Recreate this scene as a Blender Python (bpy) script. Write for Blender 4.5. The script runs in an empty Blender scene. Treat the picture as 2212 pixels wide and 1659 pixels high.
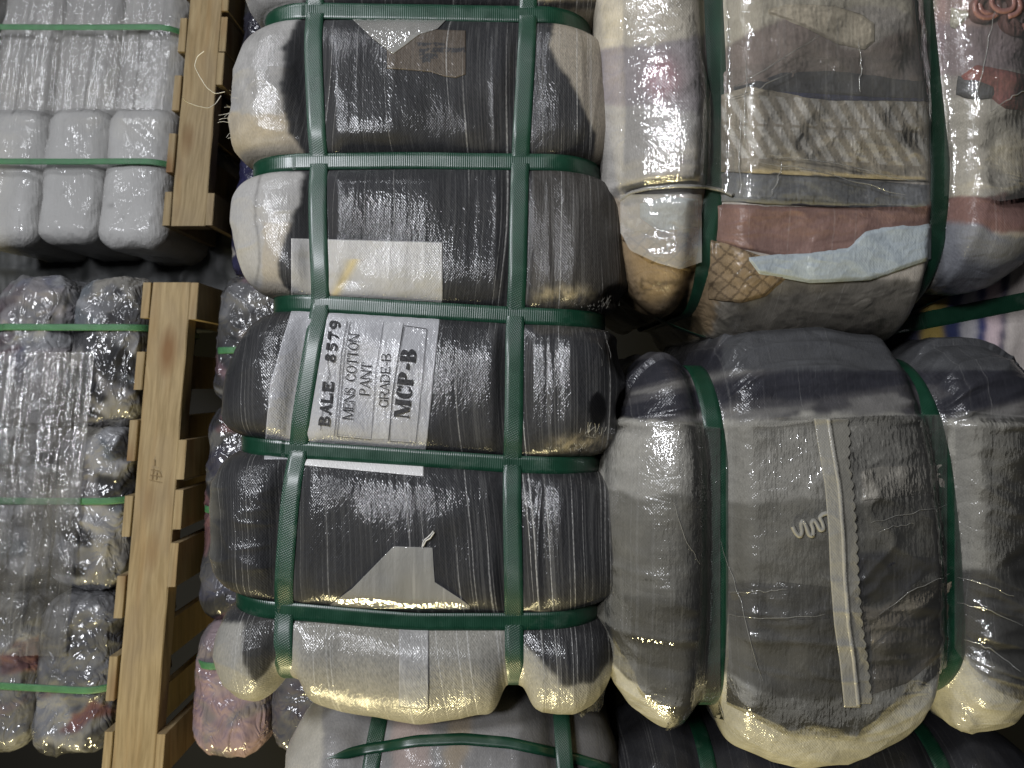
import bpy, math, random
import numpy as np
from mathutils import Matrix, Vector

# ------------------------------------------------------------------ frame
# design frame: u = image right, v = image down, d = away from the camera (metres).
# the photo was taken with the phone turned: image left is UP in the place.
F = 1597.0; CX = 1106.0; CY = 829.5; Z0 = 1.05
M = Matrix(((0, -1, 0, 0), (0, 0, 1, 0), (-1, 0, 0, Z0), (0, 0, 0, 1)))
scene = bpy.context.scene
col = scene.collection

# ------------------------------------------------------------------ camera
cam_d = bpy.data.cameras.new('camera'); cam = bpy.data.objects.new('camera', cam_d); col.objects.link(cam)
cam.matrix_world = Matrix(((0, 1, 0, 0), (0, 0, -1, 0), (-1, 0, 0, Z0), (0, 0, 0, 1)))
cam_d.sensor_width = 36.0; cam_d.lens = 36.0 * F / 2212.0
cam_d.clip_start = 0.02; cam_d.clip_end = 60
cam_d.dof.use_dof = True; cam_d.dof.focus_distance = 0.86; cam_d.dof.aperture_fstop = 9.0
scene.camera = cam

# ------------------------------------------------------------------ world + lamps
world = bpy.data.worlds.new('World'); scene.world = world; world.use_nodes = True
bg = world.node_tree.nodes['Background']
bg.inputs[0].default_value = (0.88, 0.92, 1.0, 1); bg.inputs[1].default_value = 0.014

def lamp(name, pos, target, size, power, colour, size_y=None):
    L = bpy.data.lights.new(name, 'AREA'); L.energy = power; L.color = colour
    L.shape = 'RECTANGLE'; L.size = size; L.size_y = size_y or size
    o = bpy.data.objects.new(name, L); col.objects.link(o)
    p = M @ Vector(pos); t = M @ Vector(target)
    o.location = p; o.rotation_euler = (t - p).to_track_quat('-Z', 'Y').to_euler()
    return o
lamp('warehouse_floodlight', (-1.05, -0.70, -1.75), (-0.1, 0, .9), 0.34, 43, (0.94, 0.95, 1.0))
lamp('split_floodlight', (-1.60, -1.15, -1.2), (-0.1, 0, .9), 0.40, 54, (0.92, 0.94, 1.0))  # added second half of the floodlight, split off to keep the shading oblique
lamp('warm_aisle_lamp', (-0.60, 2.5, 0.44), (0.1, .3, .95), 0.42, 78, (1.0, 0.86, 0.46))
lamp('roof_strip_light', (-1.4, -2.2, -0.3), (-.3, -.1, 1.1), 0.20, 22, (0.93, 0.95, 1.0), 1.0)

scene.view_settings.view_transform = 'Standard'; scene.view_settings.look = 'None'
scene.view_settings.exposure = -0.12; scene.view_settings.gamma = 1.0
scene.view_settings.use_curve_mapping = False
scene.cycles.use_denoising = True; scene.cycles.use_adaptive_sampling = True; scene.cycles.adaptive_threshold = .02
scene.cycles.max_bounces = 3; scene.cycles.diffuse_bounces = 2; scene.cycles.glossy_bounces = 2; scene.cycles.transparent_max_bounces = 8
scene.cycles.caustics_reflective = False; scene.cycles.caustics_refractive = False
scene.cycles.sample_clamp_indirect = 6.0

# ------------------------------------------------------------------ numpy noise
def _hash(i, j, k, seed):
    h = (i.astype(np.int64) * 374761393 + j.astype(np.int64) * 668265263 + k.astype(np.int64) * 2147483647 + seed * 974634777) & 0xFFFFFFFF
    h = ((h ^ (h >> 13)) * 1274126177) & 0xFFFFFFFF
    h = ((h ^ (h >> 16)) * 2246822519) & 0xFFFFFFFF
    return ((h ^ (h >> 15)) & 0xFFFFFF) / float(0xFFFFFF)
def vn(x, y, z=0.0, seed=0):
    x = np.asarray(x, float); y = np.asarray(y, float) + 0 * x; z = np.asarray(z, float) + 0 * x
    i = np.floor(x); j = np.floor(y); k = np.floor(z)
    fx = x - i; fy = y - j; fz = z - k
    fx = fx * fx * (3 - 2 * fx); fy = fy * fy * (3 - 2 * fy); fz = fz * fz * (3 - 2 * fz)
    r = 0
    for a in (0, 1):
        wx = fx if a else 1 - fx
        for b in (0, 1):
            wy = fy if b else 1 - fy
            for c in (0, 1):
                wz = fz if c else 1 - fz
                r = r + wx * wy * wz * _hash(i + a, j + b, k + c, seed)
    return r
def fbm(x, y, z=0.0, seed=0, oct=3, gain=.5):
    t = 0; a = 1; n = 0; s = 1
    for o in range(oct):
        t = t + a * vn(np.asarray(x) * s, np.asarray(y) * s, np.asarray(z) * s, seed + o * 17); n += a; a *= gain; s *= 2.03
    return t / n
def ridge(x, y, z=0.0, seed=0, oct=2):
    t = 0; a = 1; n = 0; s = 1
    for o in range(oct):
        t = t + a * (1 - np.abs(2 * vn(np.asarray(x) * s, np.asarray(y) * s, np.asarray(z) * s, seed + o * 31) - 1)) ** 3; n += a; a *= .5; s *= 2.1
    return t / n
def sm(a, b, x):
    t = np.clip((x - a) / (b - a), 0, 1); return t * t * (3 - 2 * t)
def L3(c): return np.array(c, float)
def mixc(base, c, m):
    return base * (1 - m[..., None]) + L3(c) * m[..., None]
def inside(poly, x, y):
    r = np.zeros(x.shape, bool); n = len(poly)
    for a in range(n):
        x0, y0 = poly[a]; x1, y1 = poly[(a + 1) % n]
        if y0 == y1: continue
        c = ((y0 > y) != (y1 > y)) & (x < (x1 - x0) * (y - y0) / (y1 - y0) + x0)
        r ^= c
    return r
def interp(pts):
    xs = [p[0] for p in pts]; ys = [p[1] for p in pts]
    return lambda t: np.interp(t, xs, ys)
def smooth_interp(pts):
    xs = np.array([p[0] for p in pts], float); ys = np.array([p[1] for p in pts], float)
    tt = np.linspace(xs[0], xs[-1], 400); yy = np.interp(tt, xs, ys)
    w = max(3, int(400 / (len(pts)) * .5)) | 1
    k = np.hanning(w + 2)[1:-1]; k /= k.sum()
    yp = np.concatenate([np.full(w // 2, yy[0]), yy, np.full(w // 2, yy[-1])])
    ys2 = np.convolve(yp, k, 'valid')
    return lambda t: np.interp(t, tt, ys2)
def P(px, py, d): return ((px - CX) / F * d, (py - CY) / F * d, d)

# ------------------------------------------------------------------ objects
def set_props(o, label=None, cat=None, group=None, kind=None):
    if label: o['label'] = label
    if cat: o['category'] = cat
    if group: o['group'] = group
    if kind: o['kind'] = kind
    return o
def thing(name, loc, label, cat, group=None):
    o = bpy.data.objects.new(name, None); col.objects.link(o); o.empty_display_size = .05
    o.matrix_world = M @ Matrix.Translation(Vector(loc)); LOC[o.name] = tuple(loc)
    return set_props(o, label, cat, group)
def mesh_obj(name, verts, faces, mat, parent=None, colour=None, fx=None, uv=None, smooth=True):
    """verts in the design frame; faces (n,4) or (n,3) index array or list of lists"""
    me = bpy.data.meshes.new(name)
    verts = np.asarray(verts, np.float32)
    if isinstance(faces, np.ndarray):
        n, k = faces.shape
        me.vertices.add(len(verts)); me.vertices.foreach_set('co', verts.ravel())
        me.loops.add(n * k); me.loops.foreach_set('vertex_index', faces.astype(np.int32).ravel())
        me.polygons.add(n); me.polygons.foreach_set('loop_start', np.arange(0, n * k, k, dtype=np.int32))
        me.update(calc_edges=True)
    else:
        me.from_pydata([tuple(map(float, v)) for v in verts], [], faces); me.update()
    me.polygons.foreach_set('use_smooth', np.full(len(me.polygons), smooth))
    if colour is not None:
        c = np.ones((len(verts), 4), np.float32); c[:, :3] = colour
        a = me.color_attributes.new('Col', 'FLOAT_COLOR', 'POINT'); a.data.foreach_set('color', c.ravel())
    if fx is not None:
        c = np.ones((len(verts), 4), np.float32); c[:, :3] = fx; c[:, 2] *= .30 + .85 * sm(.35, .68, fbm(verts[:, 0] * 17, verts[:, 1] * 13, verts[:, 2] * 8, 91, 3)); c[:, 1] *= .55 + .7 * fbm(verts[:, 0] * 22, verts[:, 1] * 12, 0, 92, 2); c[:, 3] = vn(verts[:, 0] * 8, verts[:, 1] * 5, 0, 77) * 1.2 + vn(verts[:, 0] * 3, verts[:, 1] * 2, 0, 78)
        a = me.color_attributes.new('Fx', 'FLOAT_COLOR', 'POINT'); a.data.foreach_set('color', c.ravel())
    if uv is not None:
        l = me.uv_layers.new(name='UVMap'); vi = np.empty(len(me.loops), np.int32); me.loops.foreach_get('vertex_index', vi)
        l.data.foreach_set('uv', np.asarray(uv, np.float32)[vi].ravel())
    me.validate(); me.materials.append(mat)
    o = bpy.data.objects.new(name, me); col.objects.link(o)
    if parent is not None:
        o.parent = parent
        o.matrix_parent_inverse = Matrix.Identity(4)
        # parent chain: child keeps design-frame vertices
        o.matrix_basis = root_offset(parent)
    else:
        o.matrix_world = M
    return o
LOC = {}
def root_offset(p):
    # parts under an empty undo the empty's offset, sub-parts follow their part
    return Matrix.Translation(-Vector(LOC[p.name])) if p.name in LOC else Matrix.Identity(4)

def grid_faces(nu, nv, close_u=False):
    i = np.arange(nu if close_u else nu - 1); j = np.arange(nv - 1)
    I, J = np.meshgrid(i, j, indexing='ij'); I2 = (I + 1) % nu
    return np.stack([I * nv + J, I2 * nv + J, I2 * nv + J + 1, I * nv + J + 1], -1).reshape(-1, 4)

def tube(paths, radius, name, mat, parent, sides=4, colour=None):
    V = []; Fc = []
    for pth in paths:
        pth = np.asarray(pth, float)
        if len(pth) < 2: continue
        t = np.gradient(pth, axis=0); t /= np.linalg.norm(t, axis=1)[:, None] + 1e-9
        a = np.cross(t, (0.31, 0.52, 0.8)); a /= np.linalg.norm(a, axis=1)[:, None] + 1e-9
        b = np.cross(t, a)
        r = radius if np.isscalar(radius) else radius
        ring = [pth + (a * math.cos(q) + b * math.sin(q)) * r for q in np.linspace(0, 2 * math.pi, sides, endpoint=False)]
        base = len(V) and sum(len(x) for x in V) or 0
        V.append(np.stack(ring, 1).reshape(-1, 3))
        n = len(pth)
        I, J = np.meshgrid(np.arange(n - 1), np.arange(sides), indexing='ij'); J2 = (J + 1) % sides
        Fc.append(np.stack([I * sides + J, I * sides + J2, (I + 1) * sides + J2, (I + 1) * sides + J], -1).reshape(-1, 4) + base)
    V = np.concatenate(V); Fc = np.concatenate(Fc)
    return mesh_obj(name, V, Fc, mat, parent, colour=None if colour is None else np.tile(L3(colour), (len(V), 1)))

# ------------------------------------------------------------------ materials
class NT:
    def __init__(s, name):
        s.m = bpy.data.materials.new(name); s.m.use_nodes = True; s.t = s.m.node_tree; s.t.nodes.clear()
        s.out = s.n('ShaderNodeOutputMaterial')
    def n(s, kind, **kw):
        x = s.t.nodes.new(kind)
        for k, v in kw.items():
            if k.startswith('i_'):
                key = k[2:].replace('_', ' '); x.inputs[key].default_value = v
            else: setattr(x, k, v)
        return x
    def l(s, a, b): s.t.links.new(a, b)
    def math(s, op, a, b=None, clamp=False):
        x = s.n('ShaderNodeMath', operation=op); x.use_clamp = clamp
        for k, v in enumerate((a, b)):
            if v is None: continue
            if hasattr(v, 'links') or hasattr(v, 'is_linked'): s.l(v, x.inputs[k])
            else: x.inputs[k].default_value = v
        return x.outputs[0]
    def mapping(s, src, scale, loc=(0, 0, 0), rot=(0, 0, 0)):
        x = s.n('ShaderNodeMapping'); x.inputs['Scale'].default_value = scale; x.inputs['Location'].default_value = loc; x.inputs['Rotation'].default_value = rot
        s.l(src, x.inputs[0]); return x.outputs[0]
    def noise(s, vec, scale=1.0, detail=2.0, rough=.5, dist=0.0):
        x = s.n('ShaderNodeTexNoise'); x.inputs['Scale'].default_value = scale; x.inputs['Detail'].default_value = detail
        x.inputs['Roughness'].default_value = rough; x.inputs['Distortion'].default_value = dist
        s.l(vec, x.inputs['Vector']); return x.outputs[0]
    def ramp(s, v, lo, hi, a=0.0, b=1.0):
        x = s.n('ShaderNodeMapRange'); x.inputs[1].default_value = lo; x.inputs[2].default_value = hi; x.inputs[3].default_value = a; x.inputs[4].default_value = b
        x.clamp = True; s.l(v, x.inputs[0]); return x.outputs[0]
    def mixcol(s, fac, a, b, mode='MIX'):
        x = s.n('ShaderNodeMix', data_type='RGBA', blend_type=mode)
        for k, v in ((0, fac), (6, a), (7, b)):
            if hasattr(v, 'is_linked'): s.l(v, x.inputs[k])
            else: x.inputs[k].default_value = v if k == 0 else (*v, 1)
        return x.outputs[2]
    def bump(s, h, strength, dist, normal=None):
        x = s.n('ShaderNodeBump'); x.inputs['Strength'].default_value = strength; x.inputs['Distance'].default_value = dist
        s.l(h, x.inputs['Height'])
        if normal: s.l(normal, x.inputs['Normal'])
        return x.outputs[0]

def mat_wrap(name, streak=1.0, glint=1.0, gu=310, gv=140, rough=.62, coat=.55, coat_rough=.13, crinkle=0.0, crs=55, weave=1.0, lines_bump=.25, crv=1.0, grain=.28):
    """clothes packed tight under woven, glossy translucent wrap; colour from the mesh, relief procedural"""
    k = NT(name); tc = k.n('ShaderNodeTexCoord').outputs['Object']
    colr = k.n('ShaderNodeAttribute', attribute_name='Col').outputs['Color']
    fat = k.n('ShaderNodeAttribute', attribute_name='Fx')
    fxa = k.n('ShaderNodeSeparateColor'); k.l(fat.outputs['Color'], fxa.inputs[0])
    wc = k.n('ShaderNodeCombineXYZ'); k.l(k.math('MULTIPLY', fat.outputs['Alpha'], .030), wc.inputs[0])
    wv = k.n('ShaderNodeVectorMath', operation='ADD'); k.l(tc, wv.inputs[0]); k.l(wc.outputs[0], wv.inputs[1]); wv = wv.outputs[0]
    # grain of the cloth + weave mottling
    g1 = k.noise(k.mapping(wv, (600, 210, 600)), 1, 1, .6)
    colr = k.mixcol(k.math('ADD', k.math('MULTIPLY', fxa.outputs[0], .8), .2, True), colr, k.mixcol(1.0, colr, k.mixcol(k.ramp(g1, .25, .75), (1 - grain,) * 3, (1 + grain * 1.05, 1 + grain, 1 + grain * .95)), 'MULTIPLY'))
    # pale stretched tapes / creases running along v
    lines = k.noise(k.mapping(wv, (300, 1.3, 1.0)), 1, 1, .6)
    l1 = k.math('MULTIPLY', k.ramp(lines, .645, .70), k.math('ADD', k.math('MULTIPLY', k.ramp(g1, .30, .60), .55), .35))
    fine = k.noise(k.mapping(wv, (640, 3, 60)), 1, 0, .5)
    l2 = k.math('MULTIPLY', k.ramp(fine, .50, .75), .13)
    lv = k.math('MULTIPLY', k.math('MAXIMUM', l1, l2), k.math('MULTIPLY', fxa.outputs[0], streak), True)
    colr = k.mixcol(k.math('MULTIPLY', lv, .60), colr, (.50, .49, .46))
    # relief: woven tapes, glinting facets
    gl = k.noise(k.mapping(wv, (gu, gv, gu)), 1, 1, .5)
    h = gl
    if weave:
        sx = k.n('ShaderNodeSeparateXYZ'); k.l(tc, sx.inputs[0])
        wvx = k.math('SINE', k.math('MULTIPLY', sx.outputs[0], 2 * math.pi / .0030)); wvy = k.math('SINE', k.math('MULTIPLY', sx.outputs[1], 2 * math.pi / .0036))
        h = k.math('ADD', h, k.math('MULTIPLY', k.math('MULTIPLY', wvx, wvy), .13 * weave))
    if lines_bump: h = k.math('ADD', h, k.math('MULTIPLY', k.math('MAXIMUM', l1, l2), lines_bump * min(streak * 2, 1)))
    h = k.math('MULTIPLY', h, fxa.outputs[1])
    n0 = None
    if crinkle:
        cr = k.noise(k.mapping(wv, (crs, crs * crv, crs)), 1, 2, .55, .8)
        rdg = k.math('ABSOLUTE', k.math('SUBTRACT', cr, .5))
        n0 = k.bump(rdg, 1.0, .022 * crinkle)
    n0 = k.bump(h, 1.0, .00066 * glint, n0)
    b = k.n('ShaderNodeBsdfPrincipled'); k.l(colr, b.inputs['Base Color'])
    b.inputs['Roughness'].default_value = rough; b.inputs['Specular IOR Level'].default_value = .15
    k.l(k.math('MULTIPLY', fxa.outputs[2], coat), b.inputs['Coat Weight']); b.inputs['Coat Roughness'].default_value = coat_rough; b.inputs['Coat IOR'].default_value = 1.6
    k.l(n0, b.inputs['Coat Normal']); k.l(n0, b.inputs['Normal'])
    k.l(b.outputs[0], k.out.inputs[0]); return k.m

def mat_film(name, alpha=.35, tint=(.50, .49, .46), vert=True, glint=1.0, alpha_var=.2):
    """clear stretch film: mostly see-through, a little milky, glossy, denser along its creases"""
    k = NT(name); tc = k.n('ShaderNodeTexCoord').outputs['Object']
    st = k.noise(k.mapping(tc, (190, 7, 0) if vert else (60, 45, 60)), 1, 2, .6)
    cr = k.noise(k.mapping(tc, (16, 11, 16)), 1, 3, .5, .8)
    rd = k.math('ABSOLUTE', k.math('SUBTRACT', cr, .5))
    n0 = k.bump(k.math('ADD', k.math('MULTIPLY', st, .35), k.math('MULTIPLY', cr, .8)), 1.0, .0025 * glint)
    gl = k.noise(k.mapping(tc, (310, 140, 310)), 1, 1)
    n1 = k.bump(gl, 1.0, .00085 * glint, n0)
    df = k.n('ShaderNodeBsdfDiffuse'); df.inputs[0].default_value = (*tint, 1)
    gs = k.n('ShaderNodeBsdfGlossy'); gs.inputs['Roughness'].default_value = .08; gs.inputs[0].default_value = (1, 1, 1, 1); k.l(n1, gs.inputs['Normal'])
    tr = k.n('ShaderNodeBsdfTransparent'); mx = k.n('ShaderNodeMixShader'); m2 = k.n('ShaderNodeMixShader')
    wr = k.math('ADD', k.math('ADD', k.math('MULTIPLY', k.ramp(cr, .35, .75), alpha_var * .6), alpha), k.math('MULTIPLY', k.ramp(st, .58, .75), alpha_var * .6), True)
    k.l(wr, mx.inputs[0]); k.l(tr.outputs[0], mx.inputs[1]); k.l(df.outputs[0], mx.inputs[2])
    fr = k.n('ShaderNodeFresnel'); fr.inputs[0].default_value = 1.5; k.l(n1, fr.inputs['Normal'])
    k.l(k.math('MULTIPLY', fr.outputs[0], 1.35, True), m2.inputs[0]); k.l(mx.outputs[0], m2.inputs[1]); k.l(gs.outputs[0], m2.inputs[2])
    k.l(m2.outputs[0], k.out.inputs[0])
    return k.m

def mat_plain(name, colour, rough=.6, coat=0, spec=.4, var=.15, scale=90):
    k = NT(name); tc = k.n('ShaderNodeTexCoord').outputs['Object']
    g = k.noise(k.mapping(tc, (scale, scale, scale)), 1, 4)
    c = k.mixcol(k.ramp(g, .3, .7), tuple(x * (1 - var) for x in colour), tuple(min(1, x * (1 + var)) for x in colour))
    b = k.n('ShaderNodeBsdfPrincipled'); k.l(c, b.inputs['Base Color']); b.inputs['Roughness'].default_value = rough
    b.inputs['Specular IOR Level'].default_value = spec; b.inputs['Coat Weight'].default_value = coat; b.inputs['Coat Roughness'].default_value = .15
    k.l(k.bump(g, .5, .0006), b.inputs['Normal']); k.l(b.outputs[0], k.out.inputs[0]); return k.m

def mat_strap(name, colour, ridged=False, rough=.34, coat=.25):
    k = NT(name); uv = k.n('ShaderNodeUVMap').outputs[0]; sx = k.n('ShaderNodeSeparateXYZ'); k.l(uv, sx.inputs[0])
    if ridged:
        h = k.math('SINE', k.math('MULTIPLY', sx.outputs[0], 2 * math.pi / .0026))
    else:
        a = k.math('SINE', k.math('MULTIPLY', k.math('ADD', sx.outputs[0], k.math('MULTIPLY', sx.outputs[1], .55)), 2 * math.pi / .0028))
        c = k.math('SINE', k.math('MULTIPLY', k.math('SUBTRACT', k.math('MULTIPLY', sx.outputs[0], .8), k.math('MULTIPLY', sx.outputs[1], 1.1)), 2 * math.pi / .0030))
        h = k.math('MAXIMUM', a, c)
    tc = k.n('ShaderNodeTexCoord').outputs['Object']
    g = k.noise(k.mapping(tc, (60, 60, 60)), 1, 4)
    g2 = k.noise(k.mapping(tc, (9, 9, 9)), 1, 2)
    cc = k.mixcol(k.ramp(g, .3, .7), tuple(x * .84 for x in colour), tuple(x * 1.15 for x in colour))
    sc = k.noise(k.mapping(tc, (26, 34, 26)), 1, 5, .7)
    cc = k.mixcol(k.math('MULTIPLY', k.ramp(sc, .56, .78), .22), cc, (.20, .24, .20))
    n0 = k.bump(g2, 1.0, .004)
    n0 = k.bump(h, .9, 0.00007 if ridged else .00017, n0)
    b = k.n('ShaderNodeBsdfPrincipled'); k.l(cc, b.inputs['Base Color']); k.l(k.ramp(g, .2, .8, rough - .06, rough + .10), b.inputs['Roughness'])
    b.inputs['Specular IOR Level'].default_value = .55; b.inputs['Coat Weight'].default_value = coat; b.inputs['Coat Roughness'].default_value = .22
    k.l(n0, b.inputs['Normal']); k.l(b.outputs[0], k.out.inputs[0]); return k.m

def mat_wood(name):
    k = NT(name); tc = k.n('ShaderNodeTexCoord').outputs['Object']
    oi = k.n('ShaderNodeObjectInfo').outputs['Random']
    off = k.n('ShaderNodeCombineXYZ'); k.l(k.math('MULTIPLY', oi, 3.7), off.inputs[0]); k.l(k.math('MULTIPLY', oi, 9.1), off.inputs[1])
    ad = k.n('ShaderNodeVectorMath', operation='ADD'); k.l(tc, ad.inputs[0]); k.l(off.outputs[0], ad.inputs[1]); v = ad.outputs[0]
    w = k.noise(k.mapping(v, (7, 2.2, 7)), 1, 2)
    wc = k.n('ShaderNodeCombineXYZ'); k.l(k.math('MULTIPLY', w, .06), wc.inputs[0])
    wv = k.n('ShaderNodeVectorMath', operation='ADD'); k.l(v, wv.inputs[0]); k.l(wc.outputs[0], wv.inputs[1])
    gr = k.noise(k.mapping(wv.outputs[0], (150, 3.0, 60)), 1, 4, .6)
    ring = k.noise(k.mapping(wv.outputs[0], (46, 1.0, 20)), 1, 2, .5)
    blot = k.noise(k.mapping(v, (14, 6, 14)), 1, 3)
    c = k.mixcol(k.ramp(gr, .30, .70), (.20, .147, .074), (.335, .258, .143))
    c = k.mixcol(k.math('MULTIPLY', k.ramp(ring, .50, .72), .40), c, (.25, .155, .065))
    c = k.mixcol(k.math('MULTIPLY', k.ramp(blot, .50, .78), .50), c, (.20, .155, .105))
    k2 = k.n('ShaderNodeTexVoronoi', feature='F1'); k2.inputs['Scale'].default_value = 1; k.l(k.mapping(v, (10, 3.4, 10)), k2.inputs['Vector'])
    c = k.mixcol(k.math('MULTIPLY', k.ramp(k2.outputs['Distance'], .07, .24, 1, 0), .85), c, (.15, .075, .028))
    b = k.n('ShaderNodeBsdfPrincipled'); k.l(c, b.inputs['Base Color']); b.inputs['Roughness'].default_value = .72; b.inputs['Specular IOR Level'].default_value = .25
    k.l(k.bump(gr, .6, .0012), b.inputs['Normal']); k.l(b.outputs[0], k.out.inputs[0]); return k.m

W_MAIN = mat_wrap('woven_wrap_dark', streak=1.0, glint=1.0)
W_GREY = mat_wrap('woven_wrap_hazy', grain=.20, streak=.35, glint=1.0, crinkle=.20, crs=15, crv=2.0, lines_bump=.15)
W_PAPER = mat_wrap('paper_under_film', grain=.16, streak=.2, glint=1.1, rough=.7, coat=.5, lines_bump=0)
W_WHITE = mat_wrap('white_bundle_film', grain=.10, streak=.10, glint=2.4, gu=210, gv=12, coat=.8, coat_rough=.10, crinkle=.12, crs=24, weave=0, lines_bump=0)
W_CRINK = mat_wrap('crinkled_clear_film', grain=.15, streak=.2, glint=.8, gu=150, gv=40, coat=.9, coat_rough=.10, crinkle=.55, crs=34, crv=.6, weave=0, lines_bump=0)
W_BACK = mat_wrap('woven_wrap_shaded', grain=.2, streak=.25, glint=.6, coat=.5, crinkle=.08, crs=20, lines_bump=0)
FILM = mat_film('clear_film_sheet', .06, tint=(.44, .43, .39), alpha_var=.10, glint=1.0)
FILM_THICK = mat_film('milky_film_sheet', .30, vert=False, alpha_var=.25)
FILM_STRETCH = mat_film('stretch_film_streaked', .07, glint=1.6, alpha_var=.28)
FILM_FOLD = mat_film('folded_milky_film', .34, tint=(.46, .45, .41), alpha_var=.22, glint=.9)
FILM_CREASE = mat_film('film_crease', .22, tint=(.55, .54, .49), vert=False, alpha_var=.1)
STRAP = mat_strap('green_strap_embossed', (.0054, .039, .0195))
STRAP_R = mat_strap('green_strap_ribbed', (.0054, .039, .0195), ridged=True)
STRAP_T = mat_strap('thin_green_strap', (.045, .150, .062), rough=.5, coat=0)
WOOD = mat_wood('pallet_wood')
INK = mat_plain('black_print', (.042, .042, .044), .75, coat=0, spec=.12, var=.5, scale=400)
INK_GREY = mat_plain('grey_print', (.36, .36, .36), .5, coat=.6)
INK_FADED = mat_plain('faded_stamp', (.16, .11, .05), .7)
FIBRE = mat_plain('plastic_fibre', (.60, .57, .48), .4, coat=.3)
FIBRE_D = mat_plain('dark_plastic_fibre', (.20, .19, .17), .35, coat=.6)
TAPE = mat_plain('pale_tape', (.52, .50, .44), .4, coat=.4)
CORD = mat_plain('grey_cord', (.21, .203, .175), .7)
SHADE_FILL = mat_plain('dark_shade_fill', (.035, .037, .036), .55, var=.4, scale=14)  # dark colour of the block that stands in for shade

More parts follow.
